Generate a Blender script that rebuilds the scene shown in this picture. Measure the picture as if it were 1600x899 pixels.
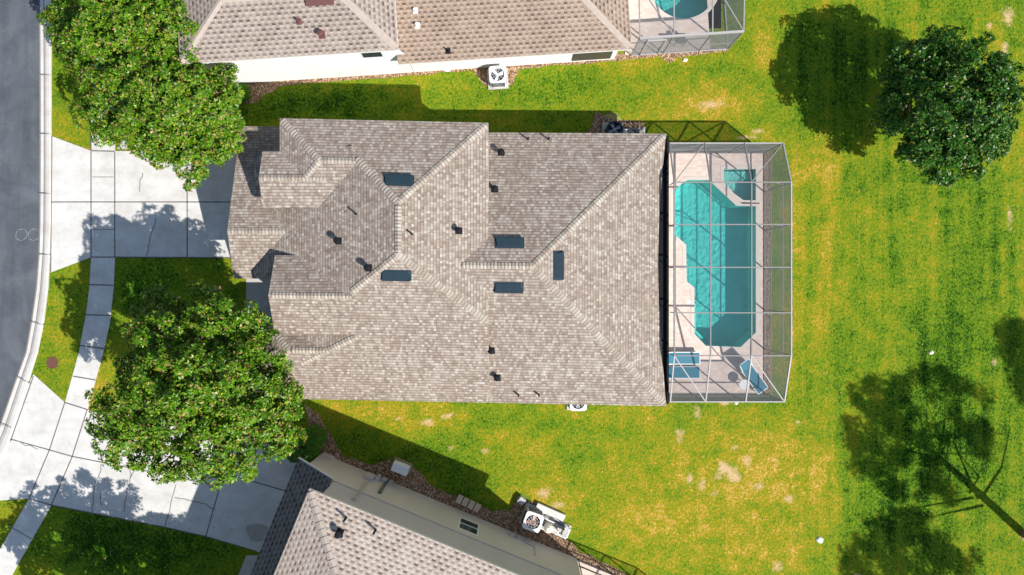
import bpy, math, random
import numpy as np
from mathutils import Vector, Matrix
from mathutils.geometry import tessellate_polygon
random.seed(7); rng = np.random.default_rng(11)
for o in list(bpy.data.objects): bpy.data.objects.remove(o)
SC = bpy.context.scene; COL = SC.collection
# ------------------------------------------------------------ camera, sky, sun
HC, FP = 35.0, 1067.0
cd = bpy.data.cameras.new('camera'); cam = bpy.data.objects.new('camera', cd); COL.objects.link(cam)
cam.location = (0, 0, HC); cam.rotation_euler = (0, 0, 0)
cd.sensor_width = 36; cd.lens = FP/1600*36; cd.clip_end = 2000
SC.camera = cam
SUN_EL = math.radians(42.8); SX, SY = 0.78, -0.626
w = bpy.data.worlds.new("World"); SC.world = w; w.use_nodes = True
sky = w.node_tree.nodes.new('ShaderNodeTexSky'); sky.sky_type = 'NISHITA'; sky.sun_disc = False
sky.sun_elevation = SUN_EL; sky.sun_rotation = math.atan2(SX, SY)
sky.air_density = 1.3; sky.dust_density = 0.6
bg = w.node_tree.nodes['Background']; bg.inputs[1].default_value = 0.095
w.node_tree.links.new(sky.outputs[0], bg.inputs[0])
sd = bpy.data.lights.new('sun', 'SUN'); sun = bpy.data.objects.new('sun', sd); COL.objects.link(sun)
sd.energy = 5.0; sd.angle = math.radians(0.5); sd.color = (1.0, 0.96, 0.90)
dvec = Vector((-SX*math.cos(SUN_EL), -SY*math.cos(SUN_EL), -math.sin(SUN_EL)))
sun.rotation_euler = dvec.to_track_quat('-Z', 'Y').to_euler()
SC.view_settings.view_transform = 'Standard'; SC.view_settings.look = 'None'
SC.view_settings.exposure = 0.48; SC.view_settings.gamma = 1.0
SC.cycles.max_bounces = 6; SC.cycles.transparent_max_bounces = 24

# ------------------------------------------------------------ projection helpers (photo measurement -> metres)
def P(u, v, z=0.0):
    k = (HC-z)/FP
    return Vector(((u-800)*k, (449.5-v)*k, z))
def hit(u, v, q, n):                                   # view ray against a vertical wall plane through q with normal n
    d = Vector(((u-800)/FP, (449.5-v)/FP, -1.0)); o = Vector((0, 0, HC))
    t = (Vector(q)-o).dot(n)/d.dot(n)
    return o+d*t
# ------------------------------------------------------------ mesh helpers
class MB:
    def __init__(s): s.v = []; s.f = []; s.uv = []; s.m = []
    def face(s, pts, uvs=None, mi=0):
        b = len(s.v); s.v += [tuple(p) for p in pts]; s.f.append(tuple(range(b, b+len(pts))))
        s.uv += [tuple(x) for x in (uvs if uvs else [(p[0], p[1]) for p in pts])]; s.m.append(mi)
    def box(s, c, sx, sy, sz, M=None, mi=0, taper=1.0):
        P8 = []
        for k in (-1, 1):
            t = taper if k > 0 else 1
            for (i, j) in ((-1, -1), (1, -1), (1, 1), (-1, 1)):
                p = Vector((i*sx/2*t, j*sy/2*t, k*sz/2))
                if M is not None: p = M @ p
                P8.append(p+Vector(c))
        for q in ((0, 3, 2, 1), (4, 5, 6, 7), (0, 1, 5, 4), (1, 2, 6, 5), (2, 3, 7, 6), (3, 0, 4, 7)):
            s.face([P8[i] for i in q], mi=mi)
    def bar(s, a, b, w, h=None, mi=0):
        a = Vector(a); b = Vector(b); d = b-a; L = d.length
        if L < 1e-5: return
        q = d.to_track_quat('X', 'Z').to_matrix(); s.box((a+b)/2, L, w, h or w, q, mi)
    def tube(s, pts, rads, n=8, mi=0, caps=True):
        rings = []
        for i, p in enumerate(pts):
            p = Vector(p)
            d = (Vector(pts[min(i+1, len(pts)-1)])-Vector(pts[max(i-1, 0)])).normalized()
            x = d.orthogonal().normalized()
            if abs(d.z) > .9: x = (Vector((1, 0, 0))-d*d.x).normalized()
            y = d.cross(x)
            rings.append([p+(x*math.cos(2*math.pi*k/n)+y*math.sin(2*math.pi*k/n))*rads[i] for k in range(n)])
        for i in range(len(rings)-1):
            for k in range(n):
                s.face([rings[i][k], rings[i][(k+1) % n], rings[i+1][(k+1) % n], rings[i+1][k]], mi=mi)
        if caps: s.face(rings[0][::-1], mi=mi); s.face(rings[-1], mi=mi)
    def cyl(s, c, r, h, n=20, mi=0, r2=None):
        c = Vector(c); s.tube([c, c+Vector((0, 0, h))], [r, r if r2 is None else r2], n, mi)
    def disc(s, c, r, n=24, mi=0, r0=0):
        c = Vector(c); a = [c+Vector((math.cos(t)*r, math.sin(t)*r, 0)) for t in [2*math.pi*k/n for k in range(n)]]
        if not r0: s.face(a, mi=mi)
        else:
            b = [c+Vector((math.cos(t)*r0, math.sin(t)*r0, 0)) for t in [2*math.pi*k/n for k in range(n)]]
            for k in range(n): s.face([b[k], a[k], a[(k+1) % n], b[(k+1) % n]], mi=mi)
    def slab(s, poly, z0, z1, mi=0, holes=()):
        loops = [[Vector((p[0], p[1], 0)) for p in L] for L in [poly]+list(holes)]
        flat = [p for L in loops for p in L]
        for t in tessellate_polygon(loops):
            q = [flat[i] for i in t]
            if (q[1]-q[0]).cross(q[2]-q[0]).z < 0: q = q[::-1]
            s.face([(p.x, p.y, z1) for p in q], mi=mi)
        for L in loops:
            for i in range(len(L)):
                a, b = L[i], L[(i+1) % len(L)]
                s.face([(a.x, a.y, z0), (b.x, b.y, z0), (b.x, b.y, z1), (a.x, a.y, z1)], mi=mi)
def link(o, parent=None):
    COL.objects.link(o)
    if parent is not None: o.parent = parent
    return o
def obj(name, mb, mats, parent=None, smooth=False):
    me = bpy.data.meshes.new(name)
    off = parent_world(parent) if parent is not None else Vector((0, 0, 0))
    vs = [(a-off.x, b-off.y, c-off.z) for a, b, c in mb.v]
    me.from_pydata(vs, [], mb.f)
    uvl = me.uv_layers.new(name='UVMap'); uvl.data.foreach_set('uv', np.array(mb.uv, dtype='f')[:, :2].ravel())
    for m in (mats if isinstance(mats, (list, tuple)) else [mats]): me.materials.append(m)
    me.polygons.foreach_set('material_index', mb.m)
    if smooth: me.polygons.foreach_set('use_smooth', [True]*len(mb.f))
    me.update()
    return link(bpy.data.objects.new(name, me), parent)
def parent_world(p):
    v = Vector((0, 0, 0))
    while p is not None: v += p.location; p = p.parent
    return v
def tag(o, label, cat, group=None, kind=None):
    o['label'] = label; o['category'] = cat
    if group: o['group'] = group
    if kind: o['kind'] = kind
    return o
def thing(name, label, cat, loc=(0, 0, 0), group=None):
    o = bpy.data.objects.new(name, None); o.location = loc; COL.objects.link(o)
    return tag(o, label, cat, group)
def struct(name, mb, mat, smooth=False):
    o = obj(name, mb, mat, smooth=smooth); o['kind'] = 'structure'; return o
def copy_tree(o, parent=None):
    c = o.copy(); COL.objects.link(c); c.parent = parent
    for ch in list(o.children): copy_tree(ch, c)
    return c
# ------------------------------------------------------------ node helpers
class NT:
    def __init__(s, name):
        s.m = bpy.data.materials.new(name); s.m.use_nodes = True; s.t = s.m.node_tree; s.n = s.t.nodes
        s.b = s.n['Principled BSDF']; s.out = s.n['Material Output']
    def new(s, t, **k):
        n = s.n.new(t)
        for a, b in k.items(): setattr(n, a, b)
        return n
    def L(s, a, b): s.t.links.new(a, b)
    def pos(s): return s.new('ShaderNodeNewGeometry').outputs['Position']
    def uv(s): return s.new('ShaderNodeTexCoord').outputs['UV']
    def inp(s, sock, v):
        if isinstance(v, bpy.types.NodeSocket): s.L(v, sock)
        else: sock.default_value = v
    def math(s, op, a, b=0.0, c=None):
        n = s.new('ShaderNodeMath', operation=op); s.inp(n.inputs[0], a); s.inp(n.inputs[1], b)
        if c is not None: s.inp(n.inputs[2], c)
        return n.outputs[0]
    def noise(s, vec, sc, det=4, rough=.6, dist=0.0):
        n = s.new('ShaderNodeTexNoise'); s.L(vec, n.inputs['Vector']); n.inputs['Scale'].default_value = sc
        n.inputs['Detail'].default_value = det; n.inputs['Roughness'].default_value = rough; n.inputs['Distortion'].default_value = dist
        return n.outputs['Fac']
    def ramp(s, f, stops, interp='LINEAR'):
        n = s.new('ShaderNodeValToRGB'); e = n.color_ramp.elements; n.color_ramp.interpolation = interp
        while len(e) < len(stops): e.new(.5)
        for i, (p, c) in enumerate(stops):
            e[i].position = p; e[i].color = (c[0], c[1], c[2], 1) if not isinstance(c, float) else (c, c, c, 1)
        s.L(f, n.inputs[0]); return n.outputs[0]
    def rng(s, f, a, b, c=0.0, d=1.0):
        n = s.new('ShaderNodeMapRange'); s.inp(n.inputs[0], f)
        for i, x in enumerate((a, b, c, d)): n.inputs[i+1].default_value = x
        return n.outputs[0]
    def mix(s, f, a, b, mode='MIX'):
        n = s.new('ShaderNodeMix', data_type='RGBA', blend_type=mode)
        s.inp(n.inputs[0], f)
        for i, x in ((6, a), (7, b)):
            if isinstance(x, tuple): x = (x[0], x[1], x[2], 1)
            s.inp(n.inputs[i], x)
        return n.outputs[2]
    def scale(s, vec, v):
        n = s.new('ShaderNodeVectorMath', operation='MULTIPLY'); s.L(vec, n.inputs[0]); n.inputs[1].default_value = v
        return n.outputs[0]
    def bump(s, h, st=.5, d=.02):
        n = s.new('ShaderNodeBump'); s.L(h, n.inputs['Height']); n.inputs['Strength'].default_value = st
        n.inputs['Distance'].default_value = d; s.L(n.outputs[0], s.b.inputs['Normal'])
    def done(s, col=None, rough=.8, spec=.3, metal=0.0):
        if col is not None:
            if isinstance(col, tuple): s.b.inputs['Base Color'].default_value = (*col, 1)
            else: s.L(col, s.b.inputs['Base Color'])
        s.inp(s.b.inputs['Roughness'], rough); s.b.inputs['Specular IOR Level'].default_value = spec
        s.b.inputs['Metallic'].default_value = metal
        return s.m
def plain(name, col, rough=.6, var=.12, sc=6.0, metal=0.0, spec=.4):
    t = NT(name); f = t.noise(t.pos(), sc, 5)
    c = t.mix(f, tuple(x*(1-var) for x in col), tuple(min(1, x*(1+var)) for x in col))
    return t.done(c, rough, spec, metal)
# ------------------------------------------------------------ materials
def mat_grass():
    t = NT('grass'); p = t.pos()
    at = lambda n: t.new('ShaderNodeAttribute', attribute_name=n).outputs['Fac']
    big = t.noise(p, .22, 3); med = t.noise(p, 1.1, 5, .65); fine = t.noise(p, 6.5, 4, .7); hair = t.noise(t.scale(p, (1.0, .62, 1)), 15, 3, .8, .8)
    st = t.noise(t.scale(p, (1.0, .05, 1)), 2.2, 3)
    term = lambda x, k: t.math('MULTIPLY', t.math('SUBTRACT', x, .5), k)
    f = t.math('ADD', .435, term(big, .6))
    for x, k in ((med, .85), (fine, 1.0), (hair, 1.6)): f = t.math('ADD', f, term(x, k))
    f = t.math('ADD', f, t.math('MULTIPLY', t.math('SUBTRACT', st, .54), t.math('MULTIPLY', at('stripe'), .62)))
    f = t.math('ADD', f, t.math('MULTIPLY', at('dry'), t.rng(t.noise(p, 1.9, 5, .7), .35, .65, .10, .46)))
    f = t.math('SUBTRACT', f, t.math('MULTIPLY', at('lush_shade'), .26))
    c = t.ramp(f, [(0.02, (.008, .038, .001)), (.18, (.048, .128, .006)), (.33, (.112, .212, .009)),
                   (.50, (.180, .240, .012)), (.64, (.275, .252, .010)), (.80, (.43, .275, .022)), (1, (.62, .40, .13))])
    s = t.math('ADD', at('sand'), t.math('MULTIPLY', t.math('SUBTRACT', t.noise(p, 3.2, 6, .75), .5), 2.0))
    c = t.mix(t.rng(s, .40, .95), c, t.mix(hair, (.34, .21, .07), (.86, .62, .36)))
    t.bump(t.math('ADD', t.math('MULTIPLY', fine, .7), hair), .9, .07)
    return t.done(c, .9, .08)
def mat_concrete(name, a=(.50, .48, .45), b=(.68, .66, .63), dirt=.35):
    t = NT(name); p = t.pos()
    f = t.noise(p, .9, 6, .65); g = t.noise(p, 22, 3, .7)
    c = t.mix(t.rng(f, .3, .7), a, b)
    c = t.mix(t.rng(g, .35, .75, 0, .25), c, (.36, .34, .32))
    c = t.mix(t.rng(t.noise(t.scale(p, (.25, 1.6, 1)), 1.3, 6, .7), .50, .75, 0, .28), c, (.34, .32, .29))
    st = t.noise(p, 1.6, 8, .8, 1.5)
    c = t.mix(t.rng(st, .50, .78, 0, dirt), c, (.26, .24, .21))
    t.bump(g, .25, .01)
    return t.done(c, .85, .2)
def mat_asphalt():
    t = NT('asphalt'); p = t.pos()
    f = t.noise(p, .55, 6, .6, .6); g = t.noise(p, 26, 3, .8); s = t.noise(t.scale(p, (1.6, .10, 1)), 1.6, 4)
    c = t.mix(t.rng(f, .3, .7), (.055, .063, .078), (.12, .13, .15))
    c = t.mix(t.rng(s, .45, .75, 0, .5), c, (.042, .047, .058))
    c = t.mix(t.rng(g, .52, .8, 0, .75), c, (.20, .20, .20))
    pale = t.noise(p, 1.7, 8, .85, 2.0)
    c = t.mix(t.rng(pale, .62, .76, 0, .5), c, (.26, .25, .23))
    v = t.new('ShaderNodeTexVoronoi', feature='DISTANCE_TO_EDGE'); v.inputs['Scale'].default_value = .45
    wv = t.new('ShaderNodeVectorMath', operation='ADD'); nn = t.new('ShaderNodeTexNoise'); nn.inputs['Scale'].default_value = 1.5; nn.inputs['Detail'].default_value = 6
    t.L(p, nn.inputs['Vector']); t.L(p, wv.inputs[0]); t.L(nn.outputs['Color'], wv.inputs[1]); t.L(wv.outputs[0], v.inputs['Vector'])
    c = t.mix(t.rng(v.outputs[0], .0, .010, .22, 0), c, (.20, .20, .20))
    t.bump(g, .5, .01)
    return t.done(c, .85, .25)
def cellnoise(t, u, v, cw, rh):
    row = t.math('FLOOR', t.math('DIVIDE', v, rh))
    w1 = t.new('ShaderNodeTexWhiteNoise', noise_dimensions='1D'); t.L(row, w1.inputs['W'])
    uu = t.math('ADD', t.math('DIVIDE', u, cw), t.math('MULTIPLY', w1.outputs[0], 17.0))
    cell = t.math('FLOOR', uu)
    cx = t.new('ShaderNodeCombineXYZ'); t.L(cell, cx.inputs[0]); t.L(row, cx.inputs[1])
    w2 = t.new('ShaderNodeTexWhiteNoise', noise_dimensions='2D'); t.L(cx.outputs[0], w2.inputs['Vector'])
    return w2.outputs[0], t.math('FRACT', uu), t.math('FRACT', t.math('DIVIDE', v, rh))
def mat_shingle():
    t = NT('architectural_shingle'); sp = t.new('ShaderNodeSeparateXYZ'); t.L(t.uv(), sp.inputs[0]); u, v = sp.outputs[0], sp.outputs[1]
    r1, fu, fv = cellnoise(t, u, v, .135, .140)
    r2, fu2, _ = cellnoise(t, t.math('ADD', u, 3.3), v, .095, .140)
    r = t.math('ADD', t.math('MULTIPLY', r1, .68), t.math('MULTIPLY', r2, .32))
    p = t.pos(); big = t.noise(p, .35, 4); med = t.noise(p, 1.4, 3)
    r = t.math('ADD', r, t.math('MULTIPLY', t.math('SUBTRACT', big, .5), .25))
    c = t.ramp(r, [(0.05, (.21, .165, .135)), (.3, (.275, .218, .178)), (.5, (.325, .267, .222)), (.68, (.372, .322, .272)), (.82, (.43, .382, .325)), (.97, (.50, .455, .395))])
    c = t.mix(t.rng(med, .42, .7, 0, .25), c, (.30, .225, .18))
    c = t.mix(t.rng(fu, .0, .20, .35, 0.0), c, (.12, .095, .08))
    c = t.mix(t.rng(fv, .06, .34, .66, 0.0), c, (.085, .068, .058))
    c = t.mix(t.rng(t.noise(p, .8, 7, .7, 1.0), .56, .74, 0, .22), c, (.16, .135, .11))
    g = t.noise(p, 40, 2); c = t.mix(t.rng(g, .4, .7, 0, .2), c, (.16, .13, .12))
    h = t.math('ADD', t.math('MULTIPLY', t.math('SUBTRACT', 1.0, fv), .6), t.math('MULTIPLY', t.math('GREATER_THAN', r1, .5), .5))
    t.bump(h, .8, .02)
    return t.done(c, .92, .12)
def mat_cap():
    t = NT('cap_shingle'); g = t.new('ShaderNodeNewGeometry')
    c = t.ramp(g.outputs['Random Per Island'], [(0, (.32, .26, .21)), (.4, (.40, .345, .285)), (1, (.50, .45, .38))])
    n = t.noise(g.outputs['Position'], 30, 3); c = t.mix(t.rng(n, .4, .7, 0, .3), c, (.2, .16, .14))
    sp = t.new('ShaderNodeSeparateXYZ'); t.L(t.uv(), sp.inputs[0]); c = t.mix(t.rng(sp.outputs[1], .05, .35, .6, 0), c, (.07, .055, .05))  # dark band painted for the shadow gap at each cap lip
    return t.done(c, .9, .12)
def mat_tlock(name, a, b, dark, blot=.4):
    t = NT(name); sp = t.new('ShaderNodeSeparateXYZ'); t.L(t.uv(), sp.inputs[0]); u, v = sp.outputs[0], sp.outputs[1]
    rh, cw = .205, .31
    row = t.math('FLOOR', t.math('DIVIDE', v, rh)); fv = t.math('FRACT', t.math('DIVIDE', v, rh))
    half = t.math('MULTIPLY', t.math('MODULO', row, 2.0), .5)
    uu = t.math('ADD', t.math('DIVIDE', u, cw), half); fu = t.math('FRACT', uu)
    cx = t.new('ShaderNodeCombineXYZ'); t.L(t.math('FLOOR', uu), cx.inputs[0]); t.L(row, cx.inputs[1])
    w2 = t.new('ShaderNodeTexWhiteNoise', noise_dimensions='2D'); t.L(cx.outputs[0], w2.inputs['Vector']); r = w2.outputs[0]
    p = t.pos(); n = t.noise(p, .8, 6, .7); n2 = t.noise(p, 14, 3)
    c = t.mix(t.rng(n, .35, .65), a, b); c = t.mix(t.math('MULTIPLY', r, .35), c, dark)
    c = t.mix(t.rng(n2, .45, .75, 0, .35), c, dark)
    c = t.mix(t.rng(t.noise(p, 2.1, 6, .75), .52, .75, 0, blot), c, dark)
    cutw = t.math('LESS_THAN', t.math('ABSOLUTE', t.math('SUBTRACT', fu, .5)), .27)
    cut = t.math('MULTIPLY', cutw, t.math('LESS_THAN', fv, .45))
    cut = t.math('MULTIPLY', cut, t.math('ADD', .38, t.math('MULTIPLY', r, .45)))
    c = t.mix(cut, c, tuple(x*.36 for x in dark))
    hi = t.math('MULTIPLY', t.math('SUBTRACT', 1.0, cutw), t.math('GREATER_THAN', fv, .55))
    c = t.mix(t.math('MULTIPLY', hi, .35), c, tuple(min(1, x*1.35) for x in b))
    t.bump(t.math('ADD', t.math('MULTIPLY', cut, -1.0), t.math('MULTIPLY', fv, -.3)), .8, .03)
    return t.done(c, .92, .12)
def mat_paver(name='paver'):
    t = NT(name); sp = t.new('ShaderNodeSeparateXYZ'); p = t.pos(); t.L(p, sp.inputs[0])
    r, fu, fv = cellnoise(t, sp.outputs[0], sp.outputs[1], .22, .11)
    c = t.ramp(r, [(0, (.66, .52, .44)), (.5, (.72, .58, .50)), (1, (.78, .65, .57))])
    e = t.math('MAXIMUM', t.math('LESS_THAN', fu, .06), t.math('LESS_THAN', fv, .12))
    c = t.mix(t.math('MULTIPLY', e, .22), c, (.25, .2, .17))
    c = t.mix(t.rng(t.noise(p, .9, 5), .45, .75, 0, .3), c, (.55, .43, .36))
    return t.done(c, .8, .2)
def mat_mulch():
    t = NT('mulch'); p = t.pos(); v = t.new('ShaderNodeTexVoronoi'); v.inputs['Scale'].default_value = 24; t.L(t.scale(p, (1, .6, 1)), v.inputs['Vector'])
    sp = t.new('ShaderNodeSeparateColor'); t.L(v.outputs['Color'], sp.inputs[0])
    c = t.ramp(sp.outputs[0], [(0, (.10, .055, .035)), (.5, (.30, .18, .11)), (.85, (.50, .33, .20)), (1, (.66, .50, .34))])
    t.bump(v.outputs['Distance'], 1.0, .05); return t.done(c, .9, .1)
def mat_stucco(name, col, seam=False):
    t = NT(name); p = t.pos(); n = t.noise(p, 30, 3); m = t.noise(t.scale(p, (1, 1, .25)), .9, 5)
    c = t.mix(t.rng(m, .35, .7), tuple(x*.93 for x in col), col)
    t.bump(n, .25, .008); return t.done(c, .9, .15)
def mat_screen(name='insect_screen', a=.90, col=(.22, .23, .25)):
    t = NT(name); g = t.new('ShaderNodeNewGeometry'); d = t.new('ShaderNodeVectorMath', operation='DOT_PRODUCT')
    t.L(g.outputs['Incoming'], d.inputs[0]); t.L(g.outputs['Normal'], d.inputs[1])
    cz = t.math('MAXIMUM', t.math('ABSOLUTE', d.outputs['Value']), .06)
    tr = t.math('POWER', a, t.math('DIVIDE', 1.0, cz))          # open area of the weave falls as it is seen more edge-on
    tp = t.new('ShaderNodeBsdfTransparent'); df = t.new('ShaderNodeBsdfDiffuse'); df.inputs[0].default_value = (*col, 1)
    mx = t.new('ShaderNodeMixShader'); t.L(tr, mx.inputs[0]); t.L(df.outputs[0], mx.inputs[1]); t.L(tp.outputs[0], mx.inputs[2])
    t.L(mx.outputs[0], t.out.inputs[0]); return t.m
def mat_water(name, tint):
    t = NT(name); tp = t.new('ShaderNodeBsdfTransparent'); tp.inputs[0].default_value = (*tint, 1)
    gl = t.new('ShaderNodeBsdfGlossy'); gl.inputs['Roughness'].default_value = .04; fr = t.new('ShaderNodeFresnel'); fr.inputs[0].default_value = 1.33
    b = t.new('ShaderNodeBump'); b.inputs['Strength'].default_value = .3; b.inputs['Distance'].default_value = .05
    t.L(t.noise(t.pos(), 4, 4), b.inputs['Height']); t.L(b.outputs[0], gl.inputs['Normal']); t.L(b.outputs[0], fr.inputs['Normal'])
    mx = t.new('ShaderNodeMixShader'); t.L(fr.outputs[0], mx.inputs[0]); t.L(tp.outputs[0], mx.inputs[1]); t.L(gl.outputs[0], mx.inputs[2])
    t.L(mx.outputs[0], t.out.inputs[0]); return t.m
def mat_plaster():
    t = NT('pool_plaster'); p = t.pos(); c = t.mix(t.rng(t.noise(p, 1.1, 6, .7), .35, .7), (.30, .68, .64), (.44, .80, .76))
    return t.done(c, .7, .2)
def mat_leaf(name, stops, gloss=.32):
    t = NT(name); g = t.new('ShaderNodeNewGeometry')
    c = t.ramp(g.outputs['Random Per Island'], stops)
    m = t.done(c, gloss, .28)
    t.b.inputs['Transmission Weight'].default_value = 0
    tl = t.new('ShaderNodeBsdfTranslucent'); t.L(t.mix(.5, c, (.12, .22, .01)), tl.inputs[0])
    mx = t.new('ShaderNodeMixShader'); mx.inputs[0].default_value = .08
    t.L(t.b.outputs[0], mx.inputs[1]); t.L(tl.outputs[0], mx.inputs[2]); t.L(mx.outputs[0], t.out.inputs[0])
    return m
M = dict(
    palewood=plain('pale_wood', (.56, .44, .31), .8, .2, 7), stain=plain('damp_stain', (.36, .34, .31), .9, .25, 5),
    fas=plain('tan_fascia', (.42, .37, .32), .6),
    grass=mat_grass(), conc=mat_concrete('concrete'), conc2=mat_concrete('old_concrete', (.40, .38, .35), (.56, .54, .50), .6),
    curb=mat_concrete('curb_concrete', (.54, .50, .46), (.68, .65, .61), .3), asphalt=mat_asphalt(), shingle=mat_shingle(), cap=mat_cap(),
    tlock=mat_tlock('pinkish_tab_shingle', (.295, .240, .205), (.38, .325, .282), (.17, .125, .105)),
    tlock_tan=mat_tlock('tan_tab_shingle', (.285, .213, .165), (.36, .278, .218), (.18, .125, .095)),
    tlock_cream=mat_tlock('cream_tab_shingle', (.44, .36, .305), (.52, .445, .385), (.235, .17, .14), .25),
    cap2=plain('pale_cap_shingle', (.40, .335, .285), .9, .25, 5), paver=mat_paver(), mulch=mat_mulch(),
    white=mat_stucco('white_stucco', (.86, .86, .85)), cream=mat_stucco('cream_stucco', (.62, .56, .47)),
    greige=mat_stucco('greige_stucco', (.65, .555, .485)), taupe=mat_stucco('taupe_stucco', (.56, .50, .475)),
    trim=plain('white_trim', (.75, .74, .71), .5), darkroof=plain('flashing', (.3, .27, .25), .6), black=plain('black_metal', (.010, .011, .014), .7, .2, 8, 0, .15),
    ventm=plain('vent_metal', (.016, .034, .048), .6, .2, 5, 0, .2), brownm=plain('brown_metal', (.12, .05, .045), .5), joint=plain('joint_sealant', (.13, .12, .11), .95, .3),
    crack=plain('dark_crack', (.20, .185, .17), .95, .3),
    frame=plain('cage_aluminium', (.235, .22, .215), .5, .1), framew=plain('pale_aluminium', (.38, .36, .355), .5, .08), framed=plain('bronze_aluminium', (.07, .06, .06), .4),
    screen=mat_screen(), screenw=mat_screen('wall_insect_screen', .72, (.20, .21, .225)), plaster=mat_plaster(), water=mat_water('pool_water', (.50, .97, .95)), spaw=mat_water('spa_water', (.80, .97, .95)),
    coping=plain('coping', (.66, .57, .50), .7, .08), teal=plain('teal_fabric', (.03, .19, .27), .75, .15, 9), wplastic=plain('white_plastic', (.80, .80, .80), .35, .05),
    galv=plain('grey_metal', (.42, .43, .44), .4, .15), acw=plain('ac_paint', (.72, .73, .74), .4, .08), acd=plain('ac_dark', (.03, .032, .04), .5, .2),
    rust=plain('rusty_iron', (.13, .055, .038), .8, .35, 12), bark=plain('bark', (.13, .095, .07), .95, .35, 9), pine_bark=plain('pine_bark', (.16, .085, .05), .95, .4, 9),
    wood=plain('weathered_wood', (.33, .25, .15), .85, .25, 7), glass=plain('window_glass', (.035, .045, .05), .12, .2, 3, 0, .8),
    leaf=mat_leaf('magnolia_leaf', [(0, (.022, .078, .003)), (.30, (.050, .148, .004)), (.60, (.095, .220, .005)), (.82, (.165, .28, .008)), (.91, (.27, .30, .02)), (.93, (.28, .14, .05)), (1, (.38, .25, .12))], .40),
    leafd=mat_leaf('dark_glossy_leaf', [(0, (.008, .042, .003)), (.5, (.024, .105, .006)), (.85, (.060, .180, .010)), (.95, (.14, .23, .02)), (1, (.28, .17, .06))], .38),
    leafl=mat_leaf('hedge_leaf', [(0, (.03, .11, .004)), (.6, (.075, .20, .008)), (1, (.15, .29, .012))], .5),
    needle=mat_leaf('pine_needle', [(0, (.012, .05, .008)), (1, (.04, .10, .012))], .6),
    dead=mat_leaf('dead_leaf', [(0, (.20, .10, .04)), (.5, (.38, .25, .10)), (1, (.55, .42, .22))], .9),
    chalk=plain('chalk', (.26, .27, .29), .9, .2), copper=plain('copper_blade', (.30, .14, .08), .4), sandst=plain('pale_stone', (.62, .58, .50), .9, .2), rope=plain('green_pipe', (.11, .14, .11), .6),
)
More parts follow.
